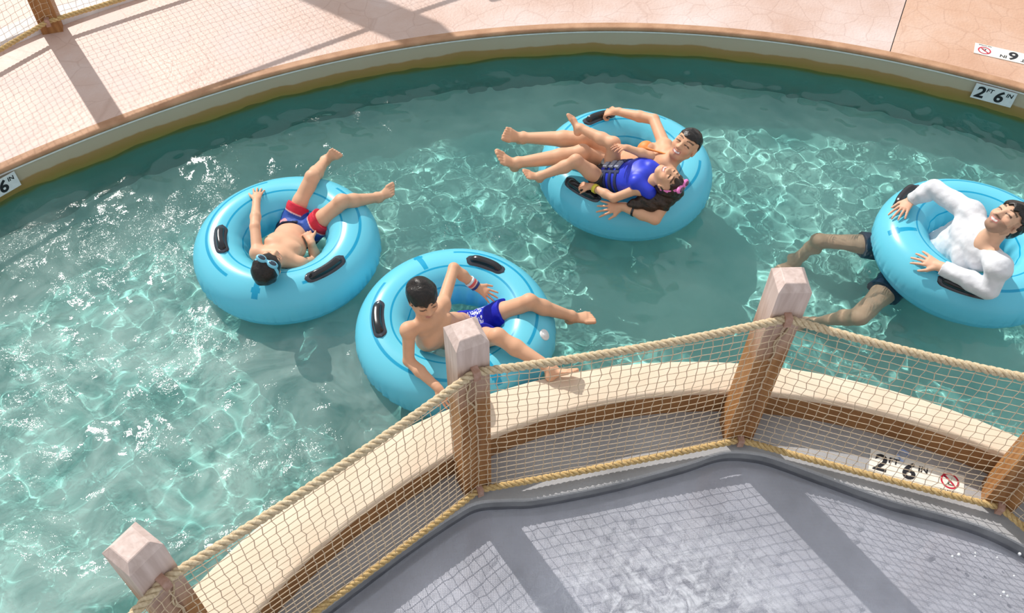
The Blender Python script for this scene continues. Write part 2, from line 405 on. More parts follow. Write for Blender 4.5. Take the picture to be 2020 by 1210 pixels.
WX, WY = CF[0] + rr * np.cos(ph), CF[1] + rr * np.sin(ph)
WZ = waves(WX, WY, 3, 100, .08, .85, .0043)
idx = np.arange(nph * nr).reshape(nph, nr)
WFc = np.stack([idx[:-1, :-1], idx[:-1, 1:], idx[1:, 1:], idx[1:, :-1]], -1).reshape(-1, 4)
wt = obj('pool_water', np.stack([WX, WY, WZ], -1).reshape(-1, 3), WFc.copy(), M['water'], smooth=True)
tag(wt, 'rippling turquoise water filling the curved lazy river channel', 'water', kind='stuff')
# thin water over the grey basin
nx, ny = 420, 300
gx, gy = np.meshgrid(np.linspace(-2.2, 3.55, nx), np.linspace(0, 1, ny), indexing='ij')
top = np.interp(gx[:, 0], EDGE[:, 0], EDGE[:, 1])[:, None] + .004
gy = -.5 + (top + .5) * gy
gz = -.034 + waves(gx, gy, 8, 60, .06, .5, .0010)
idx = np.arange(nx * ny).reshape(nx, ny)
bf = np.stack([idx[:-1, :-1], idx[1:, :-1], idx[1:, 1:], idx[:-1, 1:]], -1).reshape(-1, 4)
bw = obj('basin_water', np.stack([gx, gy, gz], -1).reshape(-1, 3), bf, M['shallow'], smooth=True)
tag(bw, 'shallow clear water churning white over the grey basin', 'water', kind='stuff')
for o in (wt, bw): o.cycles.is_caustics_caster = True
for o in (pf, bs, wf): o.cycles.is_caustics_receiver = True

# ------------------------------------------------------------------ rope fences
def rope_mesh(path, rad=.020, pitch=.10, sides=6):
    path = np.asarray(path, float)
    seg = np.linalg.norm(np.diff(path, axis=0), axis=1); s = np.concatenate([[0], np.cumsum(seg)])
    L = s[-1]; m = max(8, int(L / pitch * 9)); u = np.linspace(0, L, m)
    P = np.stack([np.interp(u, s, path[:, i]) for i in range(3)], -1)
    tan = np.gradient(P, axis=0); tan /= np.linalg.norm(tan, axis=1)[:, None]
    a = np.cross(tan, [0, 0, 1.]); a /= np.linalg.norm(a, axis=1)[:, None] + 1e-9; b = np.cross(tan, a)
    mb = MB()
    for k in range(3):
        w = 2 * math.pi * (u / pitch + k / 3)
        mb.add(*tube_mesh(P + rad * .56 * (np.cos(w)[:, None] * a + np.sin(w)[:, None] * b), rad * .52, sides))
    return mb

def build_post(center, rot, base, h, parent):
    c = math.cos(rot); s = math.sin(rot); w = .075
    mb = MB(); lv = [(base, w - .002), (base + .004, w), (h - .002, w), (h, w - .001), (h + .032, w - .026), (h + .034, w - .030)]
    V = []
    for z, ww in lv:
        for x, y in ((-ww, -ww), (ww, -ww), (ww, ww), (-ww, ww)): V.append((center[0] + c * x - s * y, center[1] + s * x + c * y, z))
    F = [(3, 2, 1, 0)]
    for i in range(len(lv) - 1):
        for j in range(4):
            k = (j + 1) % 4; F.append((i * 4 + j, i * 4 + k, (i + 1) * 4 + k, (i + 1) * 4 + j))
    n = (len(lv) - 1) * 4; F.append((n, n + 1, n + 2, n + 3))
    mb.add(V, F)
    o = mb.build('post', M['wood'], parent)
    return o

def net_mesh(a0, a1, b0, b1, rng, cell=.048, sag=.0, th=.0021):
    """net panel between top rope path a0..a1 and bottom rope b0..b1 (each an (n,3) path)"""
    mb = MB()
    W = np.linalg.norm(a0[0] - a0[-1]); Hh = np.linalg.norm(a0[len(a0) // 2] - b0[len(b0) // 2])
    nv = max(3, int(W / cell)); nh = max(3, int(Hh / cell))
    def at(path, u):
        i = u * (len(path) - 1); k = int(min(i, len(path) - 2)); f = i - k; return path[k] * (1 - f) + path[k + 1] * f
    out = np.cross(nrm(a0[-1] - a0[0]), [0, 0, 1.])
    G = np.zeros((nv + 1, nh + 1, 3))
    for i in range(nv + 1):
        for j in range(nh + 1):
            u = i / nv; v = j / nh
            p = at(a0, u) * (1 - v) + at(b0, u) * v
            p = p + out * (.018 * math.sin(math.pi * v) * math.sin(math.pi * u) + .004 * math.sin(7 * u + 3 * v))
            z = (.0035 if (i + j) % 2 else -.0035)
            p = p + nrm(a0[-1] - a0[0]) * (z + rng.normal(0, .0022)) + np.array([0, 0, rng.normal(0, .0022)])
            G[i, j] = p
    for i in range(nv + 1): mb.add(*tube_mesh(G[i], th, 4))
    for j in range(1, nh): mb.add(*tube_mesh(G[:, j], th, 4))
    return mb

def rope_fence(name, label, posts, base, h, hi, lo, origin, th=.0021):
    f = empty(name, origin); tag(f, label, 'fence')
    rng = np.random.default_rng(5)
    face = []
    for k, (x, y, rot) in enumerate(posts):
        build_post((x, y), rot, base, h, f)
        face.append((np.array([x + math.sin(rot) * .088, y - math.cos(rot) * .088]), rot))
    for k in range(len(posts) - 1):
        (p, ra), (q, rb) = face[k], face[k + 1]
        def path(z, sag):
            t = np.linspace(0, 1, 30)[:, None]
            pp = p + (q - p) * t
            zz = z - sag * 4 * t * (1 - t)
            return np.concatenate([pp, zz], 1)
        top, bot = path(hi, .030), path(lo, .012)
        rope_mesh(top).build('top_rope', M['rope'], f, True)
        rope_mesh(bot, .0185).build('bottom_rope', M['rope_gold'], f, True)
        net_mesh(top, None, bot, None, rng, th=th).build('net', M['net'], f)
    for k, (c, rot) in enumerate(face):
        for z in (hi, lo):
            mb = MB(); s, co = math.sin(rot), math.cos(rot)
            for w, d, hh in ((.016, .028, .030),):
                V = [(c[0] + co * x + s * -y, c[1] + s * x - co * -y, z + zz) for zz in (-hh, hh) for x, y in ((-w, -d), (w, -d), (w, .016), (-w, .016))]
                mb.add(V, [(3, 2, 1, 0), (4, 5, 6, 7), (0, 1, 5, 4), (1, 2, 6, 5), (2, 3, 7, 6), (3, 0, 4, 7)])
            mb.build('rope_bracket', M['bracket'], f)
        if k in (1, 2, 3):                      # loose tail of cord lashed to the post face
            t = np.linspace(0, 1, 18); sg = -1 if k == 2 else 1
            s, co = math.sin(rot), math.cos(rot)
            lx = .03 * sg * (1 - t) + .014 * np.sin(t * 9) - .012; P = np.stack([c[0] + co * lx - s * .006, c[1] + s * lx + co * .006, hi - .03 - .30 * t], -1)
            mb = MB(); mb.add(*tube_mesh(P, .005, 5)); mb.build('cord_tail', M['rope'], f, True)
    return f

NEAR = [(-2.10, .18, R(83)), (-1.328, 1.378, R(55.3)), (-.192, 2.363, R(24.9)), (1.245, 2.698, R(2.7)), (2.566, 2.315, R(-20)), (3.42, 1.30, R(-48))]
rope_fence('rope_fence', 'square timber posts with rope rails and netting along the near pool kerb', NEAR, LEDGE_Z - .005, 1.30, 1.135, .085, (.5, 2.4, LEDGE_Z))
FAR = [(-4.40, 4.90, R(62)), (-3.58, 6.10, R(19)), (-1.05, 7.90, R(30))]
def far_fence():
    f = rope_fence('rope_fence', 'far timber post and net fence on the pale kerb behind the pink deck', FAR, DECK_Z - .005, DECK_Z + 1.27, DECK_Z + 1.10, DECK_Z + .11, (-3.5, 6.2, DECK_Z), th=.0014)
    return f
far_fence()
# pale raised kerb under the far fence
lipc = catmull([(x, y, 0) for x, y, r in FAR], 14)[:, :2]
tg = np.gradient(lipc, axis=0); tg /= np.linalg.norm(tg, axis=1)[:, None]; nn = np.stack([-tg[:, 1], tg[:, 0]], -1)
kl = ring_obj('trim_4', [ez(lipc - nn * .012, DECK_Z - .01), ez(lipc - nn * .012, DECK_Z + .045), ez(lipc + nn * .0, DECK_Z + .06), ez(lipc + nn * .16, DECK_Z + .06), ez(lipc + nn * .16, DECK_Z - .01)], M['lip'])
tag(kl, 'pale raised kerb under the far fence', kind='structure')
# unseen beam added above and behind the far deck to throw its broad shadow
_sd = np.array([math.cos(_el) * math.cos(_az), math.cos(_el) * math.sin(_az), math.sin(_el)])
ba = np.array([-2.6, 7.35, .25]) + _sd * 5.2; bb = np.array([-.60, 6.02, .25]) + _sd * 5.2
ax = nrm(bb - ba); sd = nrm(np.cross(ax, [0, 0, 1.])); up = np.cross(sd, ax)
V = [p + sd * x * .15 + up * y * .12 for p in (ba, bb) for x, y in ((-1, -1), (1, -1), (1, 1), (-1, 1))]
rb = obj('shadow_beam', V, [(3, 2, 1, 0), (4, 5, 6, 7), (0, 1, 5, 4), (1, 2, 6, 5), (2, 3, 7, 6), (3, 0, 4, 7)], M['wood'])
tag(rb, kind='structure')

# ------------------------------------------------------------------ signs
def text_mesh(s, size, bold=.0, shear=0.):
    cu = bpy.data.curves.new('txt', 'FONT'); cu.body = s; cu.size = size; cu.offset = bold; cu.shear = shear
    cu.align_x = 'CENTER'; cu.align_y = 'CENTER'; cu.resolution_u = 4
    o = bpy.data.objects.new('txt', cu); COL.objects.link(o)
    dg = bpy.context.evaluated_depsgraph_get(); dg.update()
    me = o.evaluated_get(dg).to_mesh()
    v = np.array([tuple(x.co) for x in me.vertices]); f = [tuple(p.vertices) for p in me.polygons]
    o.evaluated_get(dg).to_mesh_clear(); bpy.data.objects.remove(o); bpy.data.curves.remove(cu)
    return v, f

def sign(label, origin, ex, ey, w, h, diving, plate):
    """plate with lower left corner at origin, ex/ey unit vectors in the plate"""
    origin, ex, ey = np.asarray(origin, float), nrm(ex), nrm(ey); ez_ = np.cross(ex, ey)
    e = empty('depth_sign', origin); tag(e, label, 'sign', 'pool depth signs')
    def P(x, y, z): return origin + ex * x + ey * y + ez_ * z
    mb = MB(); b = .004
    V = [P(x, y, z) for z in (0, .003) for x, y in ((0, 0), (w, 0), (w, h), (0, h))]
    mb.add(V, [(3, 2, 1, 0), (4, 5, 6, 7), (0, 1, 5, 4), (1, 2, 6, 5), (2, 3, 7, 6), (3, 0, 4, 7)])
    mb.build('plate', plate, e)
    def put(s, name, cx, cy, size, bold, shear=0., mat='ink', ctr=True):
        v, f = text_mesh(s, size, bold, shear)
        v = v - (v.min(0) + v.max(0)) / 2
        obj(name, [P(cx + a[0], cy + a[1], .0042) for a in v], f, M[mat], e)
    L = w * (.66 if diving else 1.0)
    sz = h * 1.02
    put('2', 'numeral', L * .17, h * .50, sz, .0040, .12); put('FT', 'lettering', L * .39, h * .72, h * .36, .0012, .1)
    put('6', 'numeral', L * .64, h * .50, sz, .0040, .12); put('IN', 'lettering', L * .86, h * .72, h * .36, .0012, .1)
    if diving:
        cx, cy, r = w * .85, h * .57, h * .34
        a = np.linspace(0, 2 * math.pi, 33)
        V = [P(cx + q * math.cos(t), cy + q * math.sin(t), .0042) for q in (r * .80, r) for t in a]
        obj('ring', V, [(i, i + 33, i + 34, i + 1) for i in range(32)], M['red'], e)
        d = nrm((1, -1)); n_ = np.array([1, 1]) / math.sqrt(2) * r * .09
        V = [P(cx + s * d[0] * r * .85 + m * n_[0], cy + s * d[1] * r * .85 + m * n_[1], .0044) for s, m in ((-1, -1), (1, -1), (1, 1), (-1, 1))]
        obj('slash', V, [(0, 1, 2, 3)], M['red'], e)
        mb = MB()                               # little diving figure
        for (x0, y0, x1, y1, ww) in ((-.45, .38, .05, .02, .11), (.05, .02, .40, -.34, .09), (.0, .05, -.20, -.38, .08), (-.25, -.42, .35, -.50, .05)):
            p0 = np.array([cx + x0 * r, cy + y0 * r]); p1 = np.array([cx + x1 * r, cy + y1 * r]); dd = nrm(p1 - p0); nn_ = np.array([-dd[1], dd[0]]) * ww * r
            mb.add([P(*(p0 - nn_), .0041), P(*(p1 - nn_), .0041), P(*(p1 + nn_), .0041), P(*(p0 + nn_), .0041)], [(0, 1, 2, 3)])
        a = np.linspace(0, 2 * math.pi, 12, endpoint=False)
        mb.add([P(cx - .52 * r + .13 * r * math.cos(t), cy + .45 * r + .13 * r * math.sin(t), .0041) for t in a], [tuple(range(12))])
        mb.build('diver_symbol', M['ink'], e)
        put('NO DIVING', 'lettering', w * .85, h * .10, h * .125, .0004, 0.)
    return e
o_ = np.array([1.927, 2.465, LEDGE_Z + .0015]); ex_ = np.array([2.393 - 1.927, 2.307 - 2.465, 0]); exn = nrm(ex_)
sign('cream depth sign lying on the grey ledge beneath the netting', o_, ex_, (-exn[1], exn[0], 0), .49, .142, True, M['plate'])
exd = nrm((3.872 - 3.542, 5.97 - 6.103, 0))
_tl = np.array([3.542, 6.103, DECK_Z + .0015])     # same sign seen upside down from here
sign('white depth sign lying upside down on the far deck', _tl + exd * .49, -exd, (exd[1], -exd[0], 0), .49, .142, True, M['plate'])
exw = nrm((3.726 - 3.448, 5.558 - 5.686, 0)); nw = np.array([exw[1], -exw[0], 0])
sign('grey depth sign fixed to the far pool wall at the right edge', np.array([3.448, 5.686, .072]) + nw * .020, exw, (0, 0, 1), .292, .128, False, M['plate_grey'])
phl = math.atan2(4.45 - CF[1], -3.43 - CF[0]); tl = np.array([math.sin(phl), -math.cos(phl), 0]); nl = np.array([-math.cos(phl), -math.sin(phl), 0])
sign('grey depth sign on the far pool wall at the left edge', np.array([-3.352, 4.539, .080]) - tl * .292 + nl * .024, tl, (0, 0, 1), .292, .122, False, M['plate_grey'])

# crumpled paper wristband on the ledge by the near sign
mb = MB(); rng = np.random.default_rng(4)
t_ = np.linspace(0, 4.6, 22); pc = np.array([2.135, 2.552, LEDGE_Z])
rows = np.stack([np.stack([pc[0] + .030 * np.cos(t_) * (1 + .15 * np.sin(5 * t_)), pc[1] + .036 * np.sin(t_), np.full_like(t_, LEDGE_Z + .001 + z)], -1) for z in (0, .022)], 1)
v, f = sweep(rows); pw = obj('paper_wristband', v, f, plain('blue_white_paper', (.38, .50, .80), .6))
pw.modifiers.new('thick', 'SOLIDIFY').thickness = .0012
tag(pw, 'crumpled blue paper wristband lying above the cream depth sign', 'wristband')

# droplets thrown up where the basin water meets the last post
mb = MB(); rng = np.random.default_rng(12)
for i in range(16):
    c0 = np.array([rng.uniform(2.25, 2.75), rng.uniform(1.72, 2.02), -.02 + rng.uniform(0, .05)]); r0 = rng.uniform(.004, .010)
    a = np.linspace(0, 2 * math.pi, 8, endpoint=False); V = [c0 + [0, 0, -r0]]
    for z in (-.5, .5): V += [c0 + r0 * np.array([math.cos(t) * .86, math.sin(t) * .86, z]) for t in a]
    V.append(c0 + [0, 0, r0]); F = [(0, 1 + (j + 1) % 8, 1 + j) for j in range(8)] + [(1 + j, 1 + (j + 1) % 8, 9 + (j + 1) % 8, 9 + j) for j in range(8)] + [(9 + j, 9 + (j + 1) % 8, 17) for j in range(8)]
    mb.add(V, F)
dr = mb.build('splash_droplets', M['drop'], None, True); tag(dr, 'white splash droplets above the basin by the right hand post', 'water', kind='stuff')
# ------------------------------------------------------------------ swim tubes
def tube_mat():
    m, nt, b = newmat('sky_blue_vinyl')
    uv = N(nt, 'ShaderNodeUVMap'); sx = N(nt, 'ShaderNodeSeparateXYZ'); nt.links.new(uv.outputs[0], sx.inputs[0])
    def band(c, w):
        s = N(nt, 'ShaderNodeMath', operation='SUBTRACT'); nt.links.new(sx.outputs['Y'], s.inputs[0]); s.inputs[1].default_value = c
        a = N(nt, 'ShaderNodeMath', operation='ABSOLUTE'); nt.links.new(s.outputs[0], a.inputs[0])
        mr = N(nt, 'ShaderNodeMapRange'); mr.inputs['From Min'].default_value = w; mr.inputs['From Max'].default_value = w * .7; nt.links.new(a.outputs[0], mr.inputs['Value'])
        return mr.outputs[0]
    def arc(c, w):                             # present only near angle c (fraction of turn)
        s = N(nt, 'ShaderNodeMath', operation='SUBTRACT'); nt.links.new(sx.outputs['X'], s.inputs[0]); s.inputs[1].default_value = c
        pp = N(nt, 'ShaderNodeMath', operation='PINGPONG'); nt.links.new(s.outputs[0], pp.inputs[0]); pp.inputs[1].default_value = .5
        mr = N(nt, 'ShaderNodeMapRange'); mr.inputs['From Min'].default_value = w; mr.inputs['From Max'].default_value = w * .985; nt.links.new(pp.outputs[0], mr.inputs['Value'])
        return mr.outputs[0]
    def op(o, a, b_):
        n = N(nt, 'ShaderNodeMath', operation=o); nt.links.new(a, n.inputs[0]); nt.links.new(b_, n.inputs[1]); return n.outputs[0]
    tot = op('MAXIMUM', op('MULTIPLY', band(.5 + 70 / 360, .0105), op('MAXIMUM', arc(.12, .17), arc(.62, .17))), op('MAXIMUM', band(.5 + 108 / 360, .0068), band(.5 + 150 / 360, .006)))
    def rng_(sock, lo, hi):
        a = N(nt, 'ShaderNodeMath', operation='GREATER_THAN'); nt.links.new(sock, a.inputs[0]); a.inputs[1].default_value = lo
        b2 = N(nt, 'ShaderNodeMath', operation='LESS_THAN'); nt.links.new(sock, b2.inputs[0]); b2.inputs[1].default_value = hi
        return op('MULTIPLY', a.outputs[0], b2.outputs[0])
    tot = op('MAXIMUM', tot, op('MULTIPLY', op('MAXIMUM', arc(.36, .006), arc(.86, .006)), rng_(sx.outputs['Y'], .62, .79)))
    tot = op('MAXIMUM', tot, op('MULTIPLY', op('MAXIMUM', arc(.36, .009), arc(.86, .009)), rng_(sx.outputs['Y'], .655, .685)))
    base = mixc(nt, (.19, .74, .91), (.010, .40, .66), tot)
    nt.links.new(base, b.inputs['Base Color'])
    b.inputs['Roughness'].default_value = .26; b.inputs['Specular IOR Level'].default_value = .5
    tr = N(nt, 'ShaderNodeBsdfTranslucent'); tr.inputs[0].default_value = (.0, .72, 1.0, 1)
    mx = N(nt, 'ShaderNodeMixShader'); mx.inputs[0].default_value = .30; nt.links.new(b.outputs[0], mx.inputs[1]); nt.links.new(tr.outputs[0], mx.inputs[2])
    nt.links.new(mx.outputs[0], nt.nodes['Material Output'].inputs[0])
    return m
M['tube'] = tube_mat()

def tor_pt(c, Rr, rr, phi, th, off=0.):
    return np.array([c[0] + (Rr + (rr + off) * math.cos(th)) * math.cos(phi), c[1] + (Rr + (rr + off) * math.cos(th)) * math.sin(phi), c[2] + (rr + off) * math.sin(th)])

def swim_tube(label, c, Rr, rr, turn, handles, valve, group):
    e = empty('swim_tube', (c[0], c[1], 0)); tag(e, label, 'swim tube', group)
    n1, n2 = 480, 80
    rng = np.random.default_rng(int(abs(c[0]) * 100))
    ph = np.linspace(0, 2 * math.pi, n1, endpoint=False)[:, None]; th = np.linspace(-math.pi, math.pi, n2, endpoint=False)[None, :]
    puck = sum(rng.uniform(.3, 1) * np.sin(k * ph + rng.uniform(0, 6.28)) for k in (23, 31, 38, 47, 53, 61)) / 2.4
    amp = np.clip(.5 + .5 * np.sin(2 * ph + rng.uniform(0, 6)) + .35 * np.sin(3 * ph + rng.uniform(0, 6)), .15, 1.2)
    dth = (th + R(14)) 
    crease = np.zeros_like(ph); q0 = 0.
    while q0 < 2 * math.pi - .03:                                       # gathered vinyl along the outer weld
        w0 = rng.uniform(.010, .022); crease = crease - rng.uniform(.35, 1.) * np.exp(-(((ph - q0 + math.pi) % (2 * math.pi) - math.pi) / w0) ** 2); q0 += rng.uniform(.06, .15)
    off = .0022 * amp * puck * np.exp(-(dth / R(24)) ** 2) + .013 * np.clip(amp, .35, 1.1) * crease * np.exp(-((th + R(10) + .06 * puck) / R(17)) ** 2)
    din = np.abs(th) - math.pi
    off = off + .006 * np.sin(19 * ph + 1) * np.exp(-(din / R(30)) ** 2)
    off = off + .0045 * np.exp(-(dth / R(1.8)) ** 2)                   # welded seam
    off = off + .0035 * np.sin(3 * ph + 2 * th + rng.uniform(0, 6))
    r_ = rr + off
    X = c[0] + (Rr + r_ * np.cos(th)) * np.cos(ph); Y = c[1] + (Rr + r_ * np.cos(th)) * np.sin(ph); Z = c[2] + r_ * np.sin(th) + 0 * ph
    idx = np.arange(n1 * n2).reshape(n1, n2)
    F = np.stack([idx, np.roll(idx, -1, 0), np.roll(np.roll(idx, -1, 0), -1, 1), np.roll(idx, -1, 1)], -1).reshape(-1, 4)
    body = obj('tube_body', np.stack([X, Y, Z], -1).reshape(-1, 3), F, M['tube'], e, True)
    uvl = body.data.uv_layers.new(name='UVMap')
    i1, i2 = np.meshgrid(np.arange(n1), np.arange(n2), indexing='ij')
    U = np.stack([np.stack([(i1 + a) / n1 + turn / 360., (i2 + b) / n2], -1) for a, b in ((0, 0), (1, 0), (1, 1), (0, 1))], 2).reshape(-1, 2)
    uvl.data.foreach_set('uv', U.astype(np.float32).ravel())
    # black hand grips: a curved pad with a raised bar
    for (hp, ht) in handles:
        hp, ht = R(hp), R(ht)
        def pad(L, W, h0, h1, nU, nV, bar):
            V = []; Fq = []
            for iu in range(nU):
                for iv in range(nV):
                    u = -1 + 2 * iu / (nU - 1); v = -1 + 2 * iv / (nV - 1)
                    wv = W * math.sqrt(max(0., 1 - max(0., (abs(u) * L - (L - W)) / W) ** 2)) if abs(u) * L > L - W else W
                    q = max(abs(v), 0); prof = (1 - q ** 4)
                    hh = h0 + (h1 - h0) * prof * (1 if not bar else (1 - u ** 6))
                    phi = hp + u * L / Rr; tht = ht + v * wv / rr
                    V.append(tor_pt(c, Rr, rr, phi, tht, hh))
            for iu in range(nU - 1):
                for iv in range(nV - 1): Fq.append((iu * nV + iv, (iu + 1) * nV + iv, (iu + 1) * nV + iv + 1, iu * nV + iv + 1))
            return V, Fq
        g = obj('grip', *pad(.130, .040, .000, .009, 25, 11, False), M['blackrim'], e, True)
        obj('grip_bar', *pad(.108, .024, .004, .040, 25, 13, True), M['black'], g, True)
    for (vp, vt) in valve:
        c0 = tor_pt(c, Rr, rr, R(vp), R(vt)); nr = nrm(tor_pt(c, Rr, rr, R(vp), R(vt), .1) - c0); t1 = nrm(np.cross(nr, [0, 0, 1.])); t2 = np.cross(nr, t1)
        a = np.linspace(0, 2 * math.pi, 20, endpoint=False); V = []
        for rad, hh in ((.034, -.004), (.034, .003), (.030, .006), (.020, .0065), (.018, .010), (.0, .011)):
            V += [c0 + nr * hh + rad * (math.cos(t) * t1 + math.sin(t) * t2) for t in a]
        obj('valve', V, [(i * 20 + j, i * 20 + (j + 1) % 20, (i + 1) * 20 + (j + 1) % 20, (i + 1) * 20 + j) for i in range(5) for j in range(20)], M['strip'], e, True)
    # triangular weld patches on the crown
    return e

TUBES = {1: np.array([-1.427, 3.965, .10]), 2: np.array([-.330, 3.325, .10]), 3: np.array([.765, 4.728, .10]), 4: np.array([2.92, 4.042, .10])}
swim_tube('sky blue swim tube under the boy with pale blue goggles', TUBES[1], .413, .17, 49.6, [(-165.4, 99), (-46.7, 76)], [], 'blue swim tubes on the river')
swim_tube('sky blue swim tube nearest the rope fence under the boy in royal blue shorts', TUBES[2], .42, .17, 10, [(-171.7, 82), (65.6, 92)], [(-13.6, 48)], 'blue swim tubes on the river')
swim_tube('sky blue swim tube shared by the woman and the girl', TUBES[3], .425, .17, -70, [(115.5, 92), (-132, 69)], [], 'blue swim tubes on the river')
swim_tube('sky blue swim tube around the man in the white shirt', TUBES[4], .425, .17, -48, [(138.1, 63), (-116.6, 60)], [], 'blue swim tubes on the river')
# ------------------------------------------------------------------ people: smooth distance fields turned into one skin
BIG = .2
class Field:
    def __init__(s, pts, pad, h):
        pts = np.asarray(pts, float).reshape(-1, 3)
        s.h = h; s.lo = pts.min(0) - pad; s.n = np.ceil((pts.max(0) + pad - s.lo) / h).astype(int) + 1
        s.F = np.full(s.n, BIG, np.float32)
    def box(s, lo, hi):
        a = np.clip(np.floor((lo - s.lo) / s.h).astype(int), 0, s.n - 1); b = np.clip(np.ceil((hi - s.lo) / s.h).astype(int) + 1, 1, s.n)
        if np.any(b - a < 1): return None, None
        sl = tuple(slice(i, j) for i, j in zip(a, b))
        g = [(s.lo[k] + np.arange(a[k], b[k]) * s.h).astype(np.float32) for k in range(3)]
        return sl, np.meshgrid(*g, indexing='ij', sparse=True)
    def put(s, lo, hi, fn, k=.01, op='add'):
        pad = k + 4 * s.h
        sl, g = s.box(np.asarray(lo) - pad, np.asarray(hi) + pad)
        if sl is None: return
        d = fn(*g).astype(np.float32); A = s.F[sl]
        if op == 'add':
            hh = np.clip(.5 + .5 * (A - d) / k, 0, 1); s.F[sl] = A * (1 - hh) + d * hh - k * hh * (1 - hh)
        else:
            hh = np.clip(.5 - .5 * (A + d) / k, 0, 1); s.F[sl] = A * (1 - hh) - d * hh + k * hh * (1 - hh)
    def cone(s, a, b, ra, rb, k=.01, op='add'):
        a = np.asarray(a, float); b = np.asarray(b, float); ba = b - a; L2 = max(ba @ ba, 1e-9); m = max(ra, rb)
        def fn(x, y, z):
            px, py, pz = x - a[0], y - a[1], z - a[2]
            t = np.clip((px * ba[0] + py * ba[1] + pz * ba[2]) / L2, 0, 1)
            return np.sqrt((px - t * ba[0]) ** 2 + (py - t * ba[1]) ** 2 + (pz - t * ba[2]) ** 2) - (ra + (rb - ra) * t)
        s.put(np.minimum(a, b) - m, np.maximum(a, b) + m, fn, k, op)
    def ball(s, c, r, k=.01, op='add'): s.cone(c, np.asarray(c) + 1e-4, r, r, k, op)
    def ell(s, c, ax, r, k=.01, op='add'):                      # ax: 3 unit rows
        c = np.asarray(c, float); r = np.asarray(r, float); m = r.max()
        def fn(x, y, z):
            px, py, pz = x - c[0], y - c[1], z - c[2]; q0 = 0; q1 = 0
            for i in range(3):
                e = px * ax[i][0] + py * ax[i][1] + pz * ax[i][2]; q0 = q0 + (e / r[i]) ** 2; q1 = q1 + (e / r[i] ** 2) ** 2
            q0 = np.sqrt(q0); return q0 * (q0 - 1) / (np.sqrt(q1) + 1e-6)
        s.put(c - m, c + m, fn, k, op)
    def ecap(s, a, b, ra, rb, side, front, k=.02, op='add'):    # capsule with elliptic section (side, front)
        a = np.asarray(a, float); b = np.asarray(b, float); ba = b - a; L2 = max(ba @ ba, 1e-9); u = ba / math.sqrt(L2); m = max(*ra, *rb)
        def fn(x, y, z):
            px, py, pz = x - a[0], y - a[1], z - a[2]
            t = np.clip((px * ba[0] + py * ba[1] + pz * ba[2]) / L2, 0, 1)
            qx, qy, qz = px - t * ba[0], py - t * ba[1], pz - t * ba[2]
            rs = ra[0] + (rb[0] - ra[0]) * t; rf = ra[1] + (rb[1] - ra[1]) * t
            es = qx * side[0] + qy * side[1] + qz * side[2]; ef = qx * front[0] + qy * front[1] + qz * front[2]
            e2 = np.maximum(qx * qx + qy * qy + qz * qz - es * es - ef * ef, 0); mm = np.minimum(rs, rf)
            return (np.sqrt((es / rs) ** 2 + (ef / rf) ** 2 + e2 / mm ** 2) - 1) * mm
        s.put(np.minimum(a, b) - m, np.maximum(a, b) + m, fn, k, op)
    def grid(s):
        return np.meshgrid(*[(s.lo[k] + np.arange(s.n[k]) * s.h).astype(np.float32) for k in range(3)], indexing='ij', sparse=True)
    def cut(s, p, n):                                           # keep the side where (x-p).n < 0
        x, y, z = s.grid(); d = (x - p[0]) * n[0] + (y - p[1]) * n[1] + (z - p[2]) * n[2]; s.F = np.maximum(s.F, d.astype(np.float32))
    def clip(s, fn):
        s.F = np.maximum(s.F, fn(*s.grid()).astype(np.float32))
    def add_noise(s, amp, freq, seed=0):
        rng = np.random.default_rng(seed); x, y, z = s.grid(); d = 0
        for i in range(6):
            k = rng.normal(0, 1, 3); k = k / np.linalg.norm(k) * freq * rng.uniform(.6, 1.6)
            k2 = rng.normal(0, freq * .4, 3)
            d = d + np.sin(k[0] * x + k[1] * y + k[2] * z + rng.uniform(0, 6) + 1.2 * np.sin(k2[0] * x + k2[1] * y + k2[2] * z))
        m = np.abs(s.F) < .03
        s.F = np.where(m, s.F + amp * d / 2.4, s.F).astype(np.float32)
    def mesh(s, smooth=1):
        F = s.F; S = F < 0; nx, ny, nz = F.shape
        cnt = np.zeros((nx - 1, ny - 1, nz - 1), np.int8)
        for i in (0, 1):
            for j in (0, 1):
                for k in (0, 1): cnt += S[i:nx - 1 + i, j:ny - 1 + j, k:nz - 1 + k]
        act = (cnt > 0) & (cnt < 8); I = np.argwhere(act)
        if len(I) == 0: return np.zeros((0, 3)), np.zeros((0, 4), int)
        vid = np.full(act.shape, -1, np.int64); vid[act] = np.arange(len(I))
        co = np.array([(i, j, k) for i in (0, 1) for j in (0, 1) for k in (0, 1)])
        vals = np.stack([F[I[:, 0] + c[0], I[:, 1] + c[1], I[:, 2] + c[2]] for c in co], 1)
        acc = np.zeros((len(I), 3)); num = np.zeros(len(I))
        for a in range(8):
            for b in range(a + 1, 8):
                if np.abs(co[a] - co[b]).sum() != 1: continue
                m = (vals[:, a] < 0) != (vals[:, b] < 0)
                t = vals[m, a] / (vals[m, a] - vals[m, b])
                acc[m] += co[a] + t[:, None] * (co[b] - co[a]); num[m] += 1
        V = s.lo + (I + acc / num[:, None]) * s.h
        Q = []
        for ax in range(3):
            sl0 = [slice(None)] * 3; sl1 = [slice(None)] * 3; sl0[ax] = slice(0, -1); sl1[ax] = slice(1, None)
            ch = S[tuple(sl0)] != S[tuple(sl1)]; E = np.argwhere(ch)
            o1, o2 = [(1, 2), (2, 0), (0, 1)][ax]
            ok = (E[:, o1] > 0) & (E[:, o2] > 0) & (E[:, o1] < F.shape[o1] - 1) & (E[:, o2] < F.shape[o2] - 1); E = E[ok]
            def cell(d1, d2):
                c = E.copy(); c[:, o1] -= d1; c[:, o2] -= d2; return vid[c[:, 0], c[:, 1], c[:, 2]]
